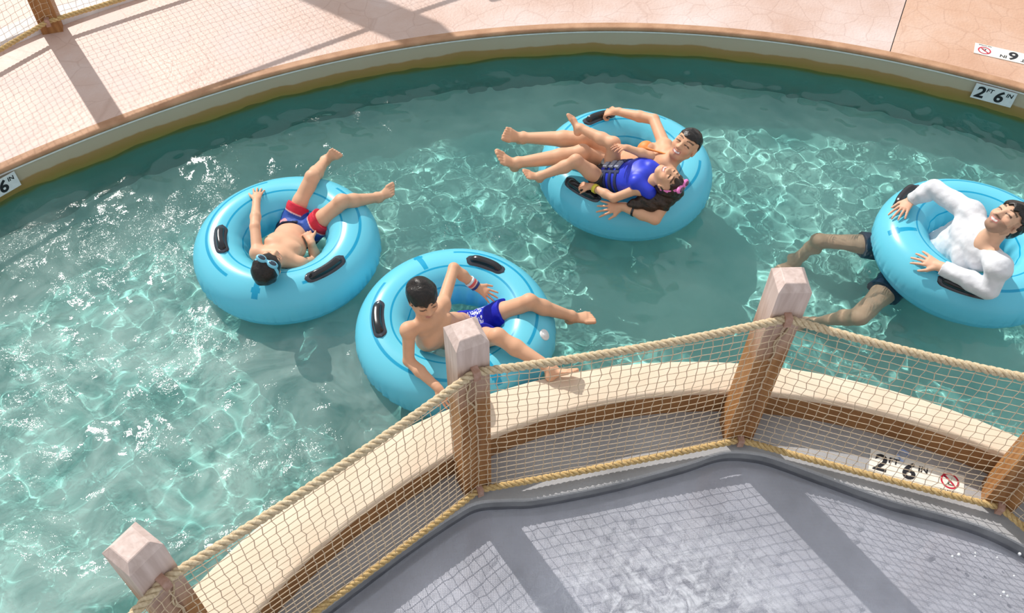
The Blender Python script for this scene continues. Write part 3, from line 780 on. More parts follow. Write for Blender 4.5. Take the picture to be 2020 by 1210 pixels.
            q = np.stack([cell(1, 1), cell(0, 1), cell(0, 0), cell(1, 0)], 1)
            inside = S[E[:, 0], E[:, 1], E[:, 2]]
            q[~inside] = q[~inside][:, ::-1]; Q.append(q)
        Q = np.concatenate(Q)
        Q = Q[(Q >= 0).all(1)]
        for _ in range(smooth):
            A = np.zeros_like(V); w = np.zeros(len(V))
            for a, b in ((0, 1), (1, 2), (2, 3), (3, 0)):
                np.add.at(A, Q[:, a], V[Q[:, b]]); np.add.at(A, Q[:, b], V[Q[:, a]]); np.add.at(w, Q[:, a], 1); np.add.at(w, Q[:, b], 1)
            V = V * .5 + .5 * A / np.maximum(w, 1)[:, None]
        return V, Q

def field_obj(name, fld, mat, parent, smooth=1, color=None):
    V, Q = fld.mesh(smooth)
    o = obj(name, V, Q, mat, parent, True)
    if color is not None:
        c = color(V); c = np.concatenate([c, np.ones((len(c), 1))], 1).astype(np.float32)
        at = o.data.color_attributes.new('tint', 'FLOAT_COLOR', 'POINT'); at.data.foreach_set('color', c.ravel())
    return o

M['skin'] = attr_mat('skin', 'tint', rough=.52, spec=.28, mottled=.05, sss=.0)
M['cloth'] = attr_mat('swim_cloth', 'tint', rough=.55, spec=.25, mottled=.08, bump=.25, bscale=55)
M['hair'] = noise_mat('dark_wet_hair', (.006, .005, .005), (.022, .016, .014), scale=70, rough=.32, spec=.4, bump=.35, bscale=90)
M['hair_brown'] = noise_mat('brown_wet_hair', (.018, .010, .007), (.05, .028, .018), scale=70, rough=.32, spec=.4, bump=.35, bscale=90)

def cb(a, b, c): return CAM_R * a + CAM_U * b + CAM_C * c
def toward_tube(t, p):
    c = TUBES[t]; d = np.array([p[0] - c[0], p[1] - c[1], 0.]); q = np.array([c[0], c[1], c[2]]) + nrm(d) * .42; return nrm(q - p)

def hand(f, wr, ctr, n, thumb, hl, rw, curl=.15, spread=.22, wrap=None):
    """wrist wr, palm centre direction ctr, palm normal n (towards what it touches), thumb side +1/-1 in cross(d,n)"""
    wr = np.asarray(wr, float); d = nrm(np.asarray(ctr, float) - wr); n = nrm(n - d * (np.asarray(n) @ d)); t = np.cross(d, n) * thumb
    pl = .50 * hl
    kn = wr + d * pl
    f.ecap(wr + d * .10 * hl, kn - d * .06 * hl, (.165 * hl, .085 * hl), (.215 * hl, .075 * hl), t, n, .012)
    f.cone(wr - d * .02, wr + d * .12 * hl, rw, .12 * hl, .012)
    lens = (.42, .48, .45, .35); offs = (.175, .060, -.055, -.165)
    for i in range(4):
        fan = (.5 - i / 3.) * spread * 2
        d0 = nrm(d + t * fan * .8); p = kn + t * offs[i] * hl - d * .04 * hl * abs(i - 1.2) * .6
        a = curl * .6; L = lens[i] * hl; r = .050 * hl
        for j, (fr, dr) in enumerate(((.42, 1.), (.33, .88), (.25, .78))):
            a += curl * (1 + .5 * j); dd = nrm(d0 * math.cos(a) + n * math.sin(a)); q = p + dd * L * fr
            f.cone(p, q, r * dr, r * (dr - .1), .004); p = q
    p = wr + d * .16 * hl + t * .15 * hl; a = 0
    d1 = nrm(d * .68 + t * .72 + n * .18); q = p + d1 * .20 * hl; f.cone(p, q, .072 * hl, .060 * hl, .012)
    d2 = nrm(d * .86 + t * .42 + n * (.2 + curl * .5)); q2 = q + d2 * .26 * hl; f.cone(q, q2, .056 * hl, .042 * hl, .004)

def foot(f, an, to, sh, fl, ra, side=1):
    """ankle an, toe tip to, shin direction sh"""
    an = np.asarray(an, float); d = nrm(np.asarray(to, float) - an); n = sh - d * (sh @ d)
    n = nrm(n) if np.linalg.norm(n) > .15 else nrm(np.cross(np.cross(d, [0, 0, -1.]), d))
    s = np.cross(d, n) * side
    f.ball(an + n * .20 * fl - d * .10 * fl, .130 * fl, .02)                                 # heel
    f.cone(an, an + n * .16 * fl - d * .05 * fl, ra * 1.05, .14 * fl, .02)
    f.ball(an + s * .10 * fl, ra * .62, .01); f.ball(an - s * .10 * fl, ra * .62, .01)
    b = an + n * .17 * fl + d * .42 * fl
    f.ecap(an + n * .12 * fl, b, (.125 * fl, .135 * fl), (.215 * fl, .085 * fl), s, n, .02)
    for i in range(5):
        o = (-.165 + i * .0825) * fl; L = (.22, .21, .19, .17, .14)[i] * fl; r = (.066, .050, .047, .044, .042)[i] * fl
        p = b + s * o + d * .05 * fl - d * abs(i - 1) * .022 * fl; f.cone(p, p + d * L + n * .025 * fl, r * 1.1, r, .005)

def head(f, H, hh, neck, rn, face=1., smile=.5):
    c, r, fw, up = H                                                                        # centre, right, forward, up
    P = lambda x, y, z: c + (r * x + fw * y + up * z) * hh
    A = (r, fw, up)
    f.ell(P(0, -.05, .14), A, np.array([.335, .415, .365]) * hh, .02)
    f.ell(P(0, .10, -.14), A, np.array([.265, .315, .345]) * hh, .03)
    f.ell(P(0, .215, -.37), A, np.array([.135, .135, .115]) * hh, .03)                         # chin
    for s in (-1, 1):
        f.cone(P(.235 * s, -.03, -.20), P(.10 * s, .25, -.38), .075 * hh, .07 * hh, .02)       # jaw
        f.ell(P(.175 * s, .275, -.11), A, np.array([.105, .09, .10]) * hh, .03)                # cheek
        f.ell(P(.345 * s, -.03, -.03), A, np.array([.030, .085, .135]) * hh, .008)             # ear
        f.ell(P(.365 * s, -.005, -.02), A, np.array([.02, .04, .07]) * hh, .006, 'sub')
    f.cone(P(-.17, .335, .085), P(.17, .335, .085), .055 * hh, .055 * hh, .025)                # brow
    for s in (-1, 1):
        f.ball(P(.150 * s, .445, .005), .078 * hh, .02, 'sub'); f.ball(P(.145 * s, .325, .0), .078 * hh, .006)
    f.cone(P(0, .375, .05), P(0, .465, -.125), .030 * hh, .052 * hh, .014)                     # nose
    for s in (-1, 1): f.ball(P(.055 * s, .425, -.135), .038 * hh, .008)
    w = .085 + .05 * smile
    f.cone(P(-w, .345, -.245 + .03 * smile), P(0, .395, -.262), .020 * hh, .030 * hh, .006); f.cone(P(w, .345, -.245 + .03 * smile), P(0, .395, -.262), .020 * hh, .030 * hh, .006)
    f.cone(P(-w, .340, -.275), P(0, .380, -.325), .020 * hh, .034 * hh, .006); f.cone(P(w, .340, -.275), P(0, .380, -.325), .020 * hh, .034 * hh, .006)
    f.cone(P(0, -.10, -.22), neck, rn, rn * 1.08, .03)

def face_color(V, col, H, hh, skin, lips, brow=(.03, .02, .015), smile=.5, stubble=0., teeth=True, lid=(.05, .03, .025)):
    c, r, fw, up = H; q = (V - c) / hh; x, y, z = q @ r, q @ fw, q @ up; ax = np.abs(x)
    def put(m, colr, a=1.): col[m] = col[m] * (1 - a) + np.array(colr) * a
    front = (y > .12) & (np.abs(z) < .55)
    if stubble: 
        m = front & (z < -.13 + .5 * np.maximum(0, ax - .12)) & (y > .0); put(m & (z < -.17), (.16, .10, .08), stubble)
        put((y > -.1) & (ax > .22) & (z < .1) & (z > -.5) & (np.abs(q).max(1) < .6) & (y < .12) & (y > .0), (.16, .10, .08), stubble * .7)
        put(front & (np.abs(z + .195) < .03) & (ax < .13) & (y > .3), (.12, .07, .06), stubble)
    put(front & (np.abs(z - (.105 + .05 * np.sin(ax * 9)) ) < .022) & (ax > .06) & (ax < .25), brow, .85)          # brows
    put(front & (np.abs(z - (.0 + .02 * np.cos((ax - .15) * 12))) < .020) & (np.abs(ax - .15) < .085), lid, .9)     # lowered lashes
    zl = -.285 + .055 * smile * (ax / .13) ** 2
    put(front & (np.abs(z - zl) < .055) & (ax < .09 + .045 * smile) & (y > .25), lips, .85)
    if teeth: put(front & (np.abs(z - zl - .004) < .020) & (ax < .065 + .045 * smile) & (y > .25), (.85, .82, .78), .95)
    put(front & (((ax - .2) ** 2 + (z + .12) ** 2) < .09 ** 2), (skin[0] * 1.02, skin[1] * .82, skin[2] * .78), .35)

def hframe(pos, fwd_, up_):
    up_ = nrm(up_); fwd_ = nrm(np.asarray(fwd_) - up_ * (np.asarray(fwd_) @ up_)); return (np.asarray(pos, float), np.cross(fwd_, up_), fwd_, up_)

def torso_frame(J):
    up = nrm(J['neck'] - J['pel']); r = J['shR'] - J['shL']; r = nrm(r - up * (r @ up)); fr = np.cross(up, r)
    rp = J['hipR'] - J['hipL']; rp = nrm(rp - up * (rp @ up)); return up, r, fr, rp, np.cross(up, rp)

def torso(f, J, Z, g=0., k=.03, female=False):
    up, r, fr, rp, fp = torso_frame(J); s = Z['s']
    w = J['pel'] * .55 + J['chest'] * .45
    uc = J['neck'] - up * .075 * s - fr * .01
    e = lambda a: (a[0] + g, a[1] + g)
    f.ecap(J['pel'], w, e(Z['hip']), e(Z['waist']), rp, fp, k)
    f.ecap(w, J['chest'], e(Z['waist']), e(Z['chest']), r, fr, k)
    f.ecap(J['chest'], uc, e(Z['chest']), e((Z['chest'][0] * .86, Z['chest'][1] * .78)), r, fr, k)
    for a in ('L', 'R'):
        f.cone(J['sh' + a], J['neck'] - up * .01, Z['arm'][0] * 1.12 + g, Z['neck'] * .72 + g, k)
        f.ball(J['sh' + a], Z['arm'][0] * 1.22 + g, k)
        sg = 1 if a == 'R' else -1
        if not female: f.ell(J['chest'] * .5 + uc * .5 + r * sg * Z['chest'][0] * .45 + fr * Z['chest'][1] * .62, (r, fr, up), np.array([.5 * Z['chest'][0] + g, .4 * Z['chest'][1] + g, .055 * s + g]), .03)

def arm(f, J, a, Z, g=0., k=.014):
    sh, el, wr = J['sh' + a], J['el' + a], J['wr' + a]; A = Z['arm']
    f.cone(sh, el, A[0] + g, A[1] + g, k)
    f.cone(el, el * .62 + wr * .38, A[1] * .98 + g, A[1] * 1.06 + g, k)
    f.cone(el * .62 + wr * .38, wr, A[1] * 1.04 + g, A[2] + g, k)

def leg(f, J, a, Z, k=.02):
    hp, kn, an = J['hip' + a], J['kn' + a], J['an' + a]; L = Z['leg']
    f.cone(hp, hp * .5 + kn * .5, L[0], L[0] * .86, k); f.cone(hp * .5 + kn * .5, kn, L[0] * .86, L[1], k)
    bend = nrm((hp + an) / 2 - kn) if np.linalg.norm((hp + an) / 2 - kn) > .02 else np.array([0, 0, -1.])
    f.ball(kn - bend * L[1] * .22, L[1] * .86, k)
    m = kn * .68 + an * .32 + bend * L[1] * .22
    f.cone(kn, m, L[1] * .92, L[1] * 1.0, k); f.cone(m, an, L[1] * .98, L[2], k)

def person(label, J, Z, H, hands, h=.0045, skin=(.62, .36, .24), extra=None, colorfn=None, smile=.5, female=False, lips=(.48, .17, .15), stubble=0., teeth=True):
    J = {k: np.array(v, float) for k, v in J.items()}
    e = empty('person', (J['pel'][0], J['pel'][1], 0)); tag(e, label, 'person')
    pts = np.array(list(J.values()))
    f = Field(np.vstack([pts, H[0] + .12 * H[2], H[0] + .14 * H[3], H[0] - .13 * H[2]]), .12, h)
    torso(f, J, Z, female=female)
    head(f, H, Z['hh'], J['neck'], Z['neck'], smile=smile)
    for a in 'LR':
        leg(f, J, a, Z); foot(f, J['an' + a], J['to' + a], nrm(J['an' + a] - J['kn' + a]), Z['fl'], Z['leg'][2], 1 if a == 'L' else -1)
        arm(f, J, a, Z)
        n, curl, spread = hands[a]
        hand(f, J['wr' + a], J['ha' + a], np.asarray(n, float), 1 if a == 'L' else -1, Z['hl'], Z['arm'][2], curl, spread)
    if extra: extra(f, J, Z, H)
    sk = np.array(skin)
    def col(V):
        c = np.tile(sk, (len(V), 1))
        for a in 'LR':                                           # warmer knees, elbows, palms, soles
            for j, rr in (('kn', .06), ('el', .05), ('to', .09), ('ha', .10)):
                d = np.linalg.norm(V - J[j + a], axis=1); w = np.clip(1 - d / rr, 0, 1)[:, None] * .45; c = c * (1 - w) + c * w * np.array([1.05, .80, .76])
        face_color(V, c, H, Z['hh'], sk, lips, smile=smile, stubble=stubble, teeth=teeth)
        if colorfn: colorfn(V, c, J)
        return np.clip(c, 0, 1)
    field_obj('body', f, M['skin'], e, 1, col)
    return e, J

def hair_cap(e, H, hh, mat, thick=1.07, h=.004, front=.20, back=-.30, side=.02, nz=.004, fq=90, seed=1, lobes=(), fringe=0., jag=1.):
    c, r, fw, up = H
    P = lambda x, y, z: c + (r * x + fw * y + up * z) * hh
    pts = [P(x, y, z) for x in (-.45, .45) for y in (-.6, .5) for z in (-.5, .62)] + [q for l in lobes for q in l[:2]]
    f = Field(pts, .03, h)
    f.ell(P(0, -.055, .145), (r, fw, up), np.array([.345, .425, .375]) * hh * thick, .01)
    f.ell(P(0, -.20, -.05), (r, fw, up), np.array([.27, .27, .30]) * hh * thick, .02)
    def region(x, y, z):
        px, py, pz = (x - c[0]) / hh, (y - c[1]) / hh, (z - c[2]) / hh
        qx = px * r[0] + py * r[1] + pz * r[2]; qy = px * fw[0] + py * fw[1] + pz * fw[2]; qz = px * up[0] + py * up[1] + pz * up[2]
        w = jag * (.025 * np.sin(qx * 31 + 2) + .018 * np.sin(qx * 57))
        return hh * np.minimum(front + fringe * np.abs(qx) - qz + w, np.maximum(qy - side + w, back - qz))
    f.clip(region)
    for a, b, ra, rb in lobes: f.cone(a, b, ra, rb, .012)
    f.add_noise(nz, fq, seed); f.F -= nz
    return field_obj('hair', f, mat, e, 1)

def shorts(e, J, Z, frac, color, name='shorts', gap=.010, h=.0045, flare=.012, waist_up=.06, mat='cloth', nz=.003):
    up, r, fr, rp, fp = torso_frame(J)
    pts = np.array([J['pel'], J['hipL'], J['hipR'], J['knL'], J['knR'], J['pel'] + up * .1])
    f = Field(pts, .11, h)
    w = J['pel'] * .7 + J['chest'] * .3
    f.ecap(J['pel'] - up * .01, w, (Z['hip'][0] + gap, Z['hip'][1] + gap), (Z['waist'][0] + gap * 1.3, Z['waist'][1] + gap * 1.3), rp, fp, .03)
    f.cut(J['pel'] + up * waist_up, up)
    for a in 'LR':
        hp, kn = J['hip' + a], J['kn' + a]; d = nrm(kn - hp); q = hp + (kn - hp) * frac
        g = Field(pts, .11, h); g.cone(hp - d * .02, q + d * .03, Z['leg'][0] + gap, Z['leg'][0] * .90 + gap + flare, .01)
        g.cut(q, d)
        hh = np.clip(.5 + .5 * (f.F - g.F) / .02, 0, 1); f.F = f.F * (1 - hh) + g.F * hh - .02 * hh * (1 - hh)
    if nz: f.add_noise(nz, 55, 7)
    return field_obj(name, f, M[mat], e, 1, color)

def band(name, e, a, b, t0, t1, ra, mat, n=20, g=.004):
    a = np.asarray(a, float); b = np.asarray(b, float); d = nrm(b - a); L = np.linalg.norm(b - a)
    s = nrm(np.cross(d, [.3, .2, 1.])); t = np.cross(d, s); V = []
    an = np.linspace(0, 2 * math.pi, n, endpoint=False)
    for tt, rr in ((t0, ra), (t0, ra + g), (t1, ra + g), (t1, ra)): V += [a + d * L * tt + rr * (math.cos(x) * s + math.sin(x) * t) for x in an]
    F = [(i * n + j, i * n + (j + 1) % n, (i + 1) * n + (j + 1) % n, (i + 1) * n + j) for i in range(3) for j in range(n)]
    return obj(name, V, F, mat, e, True)

KID = dict(s=.72, hip=(.118, .085), waist=(.108, .078), chest=(.122, .084), arm=(.036, .031, .0225), neck=.043, leg=(.066, .046, .030), hh=.205, hl=.145, fl=.195)
GIRL = dict(s=.66, hip=(.105, .080), waist=(.098, .075), chest=(.108, .078), arm=(.031, .027, .020), neck=.037, leg=(.056, .040, .026), hh=.195, hl=.125, fl=.165)
WOM = dict(s=.92, hip=(.165, .110), waist=(.118, .085), chest=(.138, .095), arm=(.042, .036, .025), neck=.048, leg=(.082, .055, .034), hh=.222, hl=.175, fl=.235)
MAN = dict(s=1.02, hip=(.160, .115), waist=(.145, .108), chest=(.172, .118), arm=(.054, .046, .031), neck=.058, leg=(.086, .060, .040), hh=.235, hl=.190, fl=.26)

JT = {
'boy1': dict(neck=(-1.421, 3.707, .27), chest=(-1.427, 3.906, .17), pel=(-1.403, 4.179, .05), shL=(-1.557, 3.773, .25), elL=(-1.596, 3.947, .30), wrL=(-1.635, 4.191, .29), haL=(-1.640, 4.284, .29), shR=(-1.299, 3.732, .20), elR=(-1.246, 3.895, .06), wrR=(-1.267, 3.939, .19), haR=(-1.301, 3.999, .20), hipL=(-1.450, 4.177, .08), knL=(-1.303, 4.377, .326), anL=(-1.277, 4.657, .218), toL=(-1.176, 4.605, .332), hipR=(-1.322, 4.115, .08), knR=(-1.083, 4.151, .332), anR=(-.893, 4.337, .194), toR=(-.770, 4.331, .310)),
'boy2': dict(neck=(-.463, 3.066, .50), chest=(-.434, 3.138, .33), pel=(-.275, 3.333, .07), shL=(-.385, 3.215, .46), elL=(-.337, 3.490, .46), wrL=(-.208, 3.464, .33), haL=(-.134, 3.430, .30), shR=(-.554, 3.018, .48), elR=(-.560, 2.940, .31), wrR=(-.390, 2.776, .29), haR=(-.344, 2.719, .27), hipL=(-.186, 3.392, .10), knL=(.098, 3.356, .33), anL=(.351, 3.386, .17), toL=(.530, 3.388, .20), hipR=(-.220, 3.262, .10), knR=(-.075, 3.071, .37), anR=(.221, 2.908, .30), toR=(.378, 2.916, .35)),
'woman': dict(neck=(.984, 4.442, .44), chest=(.890, 4.583, .30), pel=(.746, 4.834, .06), shR=(.985, 4.623, .42), elR=(.935, 4.899, .422), wrR=(.698, 5.057, .36), haR=(.643, 5.082, .33), shL=(1.024, 4.261, .42), elL=(.880, 4.046, .33), wrL=(.687, 4.160, .32), haL=(.599, 4.169, .30), hipR=(.719, 4.862, .10), knR=(.457, 4.698, .414), anR=(.056, 4.762, .36), toR=(-.062, 4.670, .494), hipL=(.689, 4.715, .10), knL=(.438, 4.549, .42), anL=(.024, 4.504, .368), toL=(-.100, 4.454, .516)),
'girl': dict(neck=(.859, 4.207, .50), chest=(.790, 4.293, .45), pel=(.598, 4.452, .30), shL=(.778, 4.169, .47), elL=(.629, 4.184, .37), wrL=(.493, 4.320, .34), haL=(.443, 4.339, .33), shR=(.823, 4.388, .45), elR=(.852, 4.381, .55), wrR=(.700, 4.407, .59), haR=(.646, 4.370, .625), hipL=(.584, 4.393, .31), knL=(.389, 4.399, .482), anL=(.172, 4.393, .358), toL=(.056, 4.368, .434), hipR=(.636, 4.491, .31), knR=(.622, 4.463, .578), anR=(.421, 4.628, .56), toR=(.380, 4.700, .62)),
'man': dict(neck=(2.773, 3.730, .49), chest=(2.791, 3.908, .28), pel=(2.689, 4.120, -.12), shR=(2.769, 3.993, .48), elR=(2.610, 4.214, .47), wrR=(2.542, 4.269, .32), haR=(2.456, 4.187, .29), shL=(2.793, 3.551, .48), elL=(2.776, 3.498, .34), wrL=(2.567, 3.700, .31), haL=(2.488, 3.786, .29), hipR=(2.612, 4.230, -.17), knR=(2.059, 4.265, -.10), anR=(1.943, 4.257, -.43), toR=(1.803, 4.151, -.44), hipL=(2.587, 4.04, -.17), knL=(2.171, 3.610, -.10), anL=(1.985, 3.725, -.41), toL=(1.841, 3.707, -.44)),
}
DOWN = np.array([0, 0, -1.])
SKIN1, SKIN2, SKIN3, SKIN4 = (.68, .395, .255), (.67, .375, .235), (.68, .38, .235), (.68, .41, .28)

# --- boy lying back with goggles
H1 = hframe((-1.424, 3.545, .385), cb(.45, .80, .30), cb(-.10, -.30, .95))
b1, J1 = person('boy lying back in blue and red shorts with pale blue goggles on his hair', JT['boy1'], KID, H1,
    {'L': (toward_tube(1, np.array([-1.64, 4.284, .29])), .10, .30), 'R': (DOWN + np.array([.0, .2, 0]), .55, .1)}, skin=SKIN1, smile=.2, teeth=False)
hair_cap(b1, H1, KID['hh'], M['hair'], 1.10, front=.04, back=-.34, side=.10, nz=.0032, fq=80)
def c_shorts1(V):
    c = np.tile(np.array([.012, .016, .05]), (len(V), 1))
    for a in 'LR':
        hp, kn = J1['hip' + a], J1['kn' + a]; d = kn - hp; t = ((V - hp) @ d) / (d @ d); off = np.linalg.norm(V - hp - t[:, None] * d, axis=1) < .11
        w = .04 * np.sin(V[:, 0] * 40 + V[:, 2] * 55)
        c[off & (t > .06 + w)] = (.035, .09, .38); c[off & (np.abs(t - .07 - w) < .022)] = (.75, .30, .32); c[off & (t > .27)] = (.62, .03, .06)
        c[off & (np.abs(t - .28) < .012)] = (.8, .5, .5)
    return c
shorts(b1, J1, KID, .45, c_shorts1, waist_up=.115, gap=.017, flare=.006)
def goggles(e, H, hh, ang, off, strap_m, frame_m, lens_m, wide=.045, lens=True, sc_=1.13, lz=.02, lens_fw=True):
    """strap ring round the head plus two eye cups"""
    c, r, fw, up = H; P = lambda x, y, z: c + (r * x + fw * y + up * z) * hh
    ax = nrm(fw * math.sin(ang) + up * math.cos(ang)); dd = nrm(fw * math.cos(ang) - up * math.sin(ang))
    cen = P(0, -.05, .14) + ax * off * hh
    f1 = Field([P(x, y, z) for x in (-.5, .5) for y in (-.6, .6) for z in (-.5, .65)], .02, .0032)
    f1.ell(P(0, -.05, .14), (r, fw, up), np.array([.345, .425, .375]) * hh * sc_, .01)
    x, y, z = f1.grid(); s = np.abs((x - cen[0]) * ax[0] + (y - cen[1]) * ax[1] + (z - cen[2]) * ax[2]) - wide * hh
    inner = Field([P(x_, y_, z_) for x_ in (-.5, .5) for y_ in (-.6, .6) for z_ in (-.5, .65)], .02, .0032)
    inner.ell(P(0, -.05, .14), (r, fw, up), np.array([.345, .425, .375]) * hh * (sc_ - .09), .01)
    f1.F = np.maximum(np.maximum(f1.F, s), -inner.F).astype(np.float32)
    g = field_obj('goggles', f1, strap_m, e, 0)
    if lens:
        k = .405 * sc_
        for sgn in (-1, 1):
            q = cen + (dd * k * .92 + r * .17 * sgn) * hh
            f2 = Field([q], .06, .003); A = (r, ax, dd)
            f2.ell(q, A, np.array([.165, .115, .085]) * hh, .004); field_obj('goggle_cup', f2, frame_m, g, 0)
            f3 = Field([q], .06, .003); f3.ell(q + dd * .03 * hh, A, np.array([.125, .080, .075]) * hh, .004); field_obj('goggle_lens', f3, lens_m, g, 0)
    return g
M['gog_blue'] = plain('pale_blue_silicone', (.20, .56, .74), .3); M['lens_dark'] = plain('dark_lens', (.02, .04, .07), .08, .8)
M['gog_pink'] = plain('pink_silicone', (.85, .22, .55), .35); M['lens_smoke'] = plain('smoke_lens', (.12, .03, .08), .08, .8)
goggles(b1, H1, KID['hh'], -.62, .02, M['gog_blue'], M['gog_blue'], M['lens_dark'], wide=.05, sc_=1.17)

# --- boy sitting up by the fence
H2 = hframe((-.472, 3.096, .655), cb(.44, -.66, .55), cb(.06, .62, .78))
b2, J2 = person('boy sitting up and looking down in royal blue shorts with bands on his wrist', JT['boy2'], KID, H2,
    {'L': (toward_tube(2, np.array([-.134, 3.43, .30])) * .6 + DOWN * .6, .08, .38), 'R': (toward_tube(2, np.array([-.344, 2.719, .27])), .2, .2)}, skin=SKIN2, smile=.1, teeth=False)
hair_cap(b2, H2, KID['hh'], M['hair'], 1.11, front=.20, back=-.26, side=.0, nz=.0034, fq=75, fringe=-.25)
def c_shorts2(V):
    c = np.tile(np.array([.012, .018, .46]), (len(V), 1))
    hp, kn = J2['hipL'], J2['knL']; d = kn - hp; t = ((V - hp) @ d) / (d @ d); n = np.sin(V[:, 1] * 160 + 3 * np.sin(V[:, 0] * 130)) * np.sin(V[:, 0] * 210 + V[:, 2] * 120)
    m = (t > -.02) & (t < .20) & (n > .05) & (V[:, 2] > .12); c[m] = (.72, .76, .90)
    return c
shorts(b2, J2, KID, .52, c_shorts2)
for t0, t1, cc in ((.66, .74, (.75, .80, .84)), (.75, .82, (.70, .10, .10)), (.83, .88, (.75, .45, .40)), (.89, .97, (.02, .04, .20))):
    band('wristband', b2, J2['elL'], J2['wrL'], t0, t1, .030 - .008 * (t0 - .6), plain('band_%d' % int(t0 * 100), cc, .5))

# --- woman
H3 = hframe((1.082, 4.483, .555), cb(-.45, -.12, .85), cb(.58, .75, .30))
def wom_extra(f, J, Z, H):
    up, r, fr, rp, fp = torso_frame(J)
    for s in (-1, 1): f.ell(J['chest'] + up * .055 + r * .068 * s + fr * .075, (r, fr, up), np.array([.062, .055, .060]), .02)
w3, J3 = person('woman with slicked back dark hair and orange bikini top lounging with a girl', JT['woman'], WOM, H3,
    {'R': (toward_tube(3, np.array([.643, 5.082, .33])), .55, .12), 'L': (toward_tube(3, np.array([.599, 4.169, .30])), .06, .40)}, h=.0048, skin=SKIN3, smile=.8, female=True, extra=wom_extra)
hair_cap(w3, H3, WOM['hh'], M['hair'], 1.05, front=.21, back=-.32, side=-.03, nz=.0015, fq=160, fringe=.10, jag=.15)
up3, r3, fr3, rp3, fp3 = torso_frame(J3)
f = Field([J3['chest'], J3['neck']], .16, .0045)
for s in (-1, 1):
    f.ell(J3['chest'] + up3 * .050 + r3 * .070 * s + fr3 * .080, (r3, fr3, up3), np.array([.064, .058, .060]), .01)
    f.cone(J3['chest'] + up3 * .09 + r3 * .075 * s + fr3 * .11, J3['neck'] + r3 * .05 * s + fr3 * .03, .008, .006, .005)
field_obj('bikini_top', f, plain('orange_cloth', (.80, .26, .06), .55), w3, 1)
def c_dark(V): return np.tile(np.array([.03, .03, .035]), (len(V), 1))
shorts(w3, J3, WOM, .16, lambda V: np.tile(np.array([.75, .26, .07]), (len(V), 1)), 'bikini_bottom', gap=.004, flare=0, waist_up=.03, nz=0)
band('bracelet', w3, J3['elL'], J3['wrL'], .62, .68, .034, M['black'], g=.003)

# --- girl in the life vest
H4 = hframe((.939, 4.156, .545), cb(.15, .50, .80), cb(.78, -.56, .20))
g4, J4 = person('girl in a blue life vest laughing with pink goggles on her hair', JT['girl'], GIRL, H4,
    {'L': (toward_tube(3, np.array([.443, 4.339, .33])), .45, .15), 'R': (DOWN, .18, .3)}, h=.0042, skin=SKIN2, smile=1.0)
c4, rr4, fw4, uu4 = H4; P4 = lambda x, y, z: c4 + (rr4 * x + fw4 * y + uu4 * z) * GIRL['hh']
hair_cap(g4, H4, GIRL['hh'], M['hair_brown'], 1.07, front=.26, back=-.34, side=-.06, nz=.004, fq=110,
    lobes=[(np.array([.985, 4.150, .47]), np.array([.93, 4.120, .41]), .060, .050), (np.array([.93, 4.120, .41]), np.array([.850, 4.118, .385]), .050, .042), (np.array([.90, 4.150, .43]), np.array([.82, 4.145, .40]), .050, .040),
           (np.array([.850, 4.118, .385]), np.array([.770, 4.130, .372]), .042, .026), (np.array([.82, 4.145, .40]), np.array([.73, 4.142, .366]), .034, .016)])
up4, r4, fr4, rp4, fp4 = torso_frame(J4)
def vest_field(g, h=.0042):
    f = Field([J4['pel'], J4['chest'], J4['neck'], J4['shL'], J4['shR']], .16, h)
    w = J4['pel'] * .80 + J4['chest'] * .20; uc = J4['neck'] - up4 * .075
    f.ecap(w, J4['chest'], (.108 + g, .094 + g), (.122 + g, .100 + g), r4, fr4, .02)
    f.ecap(J4['chest'], uc, (.122 + g, .100 + g), (.100 + g, .086 + g), r4, fr4, .02)
    for s in (-1, 1): f.cone(J4['neck'] - up4 * .055 + r4 * .075 * s + fr4 * .045, J4['neck'] + up4 * .005 + r4 * .072 * s - fr4 * .03, .040 + g, .038 + g, .015)
    return f
f = vest_field(.006); f.cut(w_ := J4['pel'] + up4 * .03, -up4); f.add_noise(.003, 40, 3)
vest = field_obj('life_vest', f, plain('royal_blue_nylon', (.022, .045, .58), .45), g4, 1)
for q in (.085, .135, .185):
    f = vest_field(.012); p = J4['pel'] + up4 * q; x, y, z = f.grid()
    f.F = np.maximum(f.F, (np.abs((x - p[0]) * up4[0] + (y - p[1]) * up4[1] + (z - p[2]) * up4[2]) - .012)).astype(np.float32)
    field_obj('strap', f, plain('navy_webbing', (.02, .03, .10), .6), vest, 0)
    bc = p + fr4 * .119
    A = [r4, up4, fr4]; V = [bc + A[0] * x * .030 + A[1] * y * .016 + A[2] * z * .007 for z in (-1, 1) for x, y in ((-1, -1), (1, -1), (1, 1), (-1, 1))]
    obj('buckle', V, [(3, 2, 1, 0), (4, 5, 6, 7), (0, 1, 5, 4), (1, 2, 6, 5), (2, 3, 7, 6), (3, 0, 4, 7)], plain('grey_buckle', (.30, .33, .42), .3), vest)
for s in (-1, 1):                                                 # two webbing lines down the front
    f = vest_field(.011); x, y, z = f.grid(); p = J4['pel'] + r4 * .045 * s
    f.F = np.maximum(np.maximum(f.F, (np.abs((x - p[0]) * r4[0] + (y - p[1]) * r4[1] + (z - p[2]) * r4[2]) - .010)), -((x - p[0]) * fr4[0] + (y - p[1]) * fr4[1] + (z - p[2]) * fr4[2])).astype(np.float32)
    f.cut(J4['pel'] + up4 * .045, -up4); f.cut(J4['pel'] + up4 * .21, up4)
    field_obj('strap', f, plain('navy_webbing', (.02, .03, .10), .6), vest, 0)
shorts(g4, J4, GIRL, .30, c_dark, 'shorts', gap=.008)
band('wristband', g4, J4['elL'], J4['wrL'], .74, .86, .026, plain('yellow_band', (.75, .62, .06), .5))
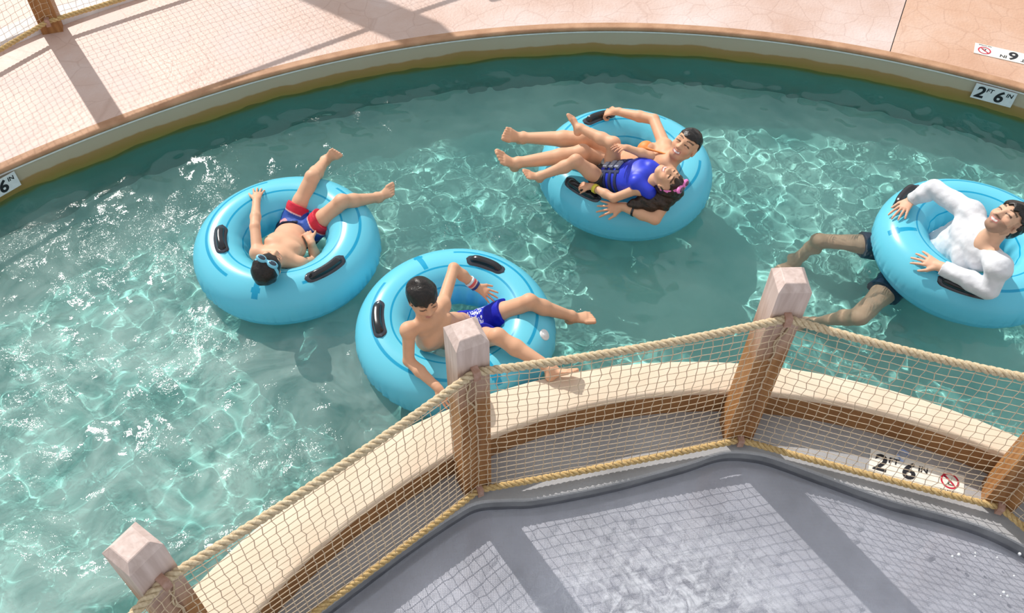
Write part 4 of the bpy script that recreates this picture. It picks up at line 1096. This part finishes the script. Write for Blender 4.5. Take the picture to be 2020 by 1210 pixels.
goggles(g4, H4, GIRL['hh'], -1.0, .0, M['gog_pink'], M['gog_pink'], M['lens_smoke'], wide=.05, sc_=1.13)

# --- man
H5 = hframe((2.830, 3.750, .660), cb(-.60, .42, .66), cb(.68, .55, .20))
m5, J5 = person('bearded man in a white long sleeved shirt leaning back with legs in the water', JT['man'], MAN, H5,
    {'R': (toward_tube(4, np.array([2.456, 4.187, .29])), .07, .40), 'L': (toward_tube(4, np.array([2.488, 3.786, .29])), .07, .34)}, h=.005, skin=SKIN4, smile=.7, stubble=.55)
hair_cap(m5, H5, MAN['hh'], M['hair'], 1.08, front=.27, back=-.22, side=-.06, nz=.005, fq=85, fringe=-.2)
f = Field([J5[k] for k in ('neck', 'chest', 'pel', 'shL', 'shR', 'elL', 'elR', 'wrL', 'wrR')], .16, .005)
torso(f, J5, MAN, .010); 
for a in 'LR': arm(f, J5, a, MAN, .010)
upm, rm, frm, _, _ = torso_frame(J5)
for a in 'LR':
    d = nrm(J5['wr' + a] - J5['el' + a]); q = J5['wr' + a] - d * .012
    x, y, z = f.grid(); near = ((x - q[0]) ** 2 + (y - q[1]) ** 2 + (z - q[2]) ** 2) < .09 ** 2
    f.F = np.where(near, np.maximum(f.F, (x - q[0]) * d[0] + (y - q[1]) * d[1] + (z - q[2]) * d[2]), f.F).astype(np.float32)
f.cone(J5['neck'] + upm * .035 + frm * .01, J5['neck'] + upm * .2, .050, .075, .006, 'sub')
f.add_noise(.0034, 46, 11); f.add_noise(.0010, 105, 12)
field_obj('shirt', f, attr_mat('white_jersey', 'tint', rough=.8, spec=.2, mottled=.03, bump=.3, bscale=28), m5, 1, lambda V: np.tile(np.array([.70, .71, .75]), (len(V), 1)))
s5 = shorts(m5, J5, MAN, .50, lambda V: np.tile(np.array([.015, .03, .075]), (len(V), 1)), gap=.012, flare=.02)
band('watch', m5, J5['elR'], J5['wrR'], .84, .98, .038, plain('pale_watch_strap', (.68, .74, .74), .4), g=.006)
for o in bpy.data.objects:
    if o.parent == m5 and o.name.split('.')[0] in ('body', 'shorts'): o.cycles.is_caustics_receiver = True
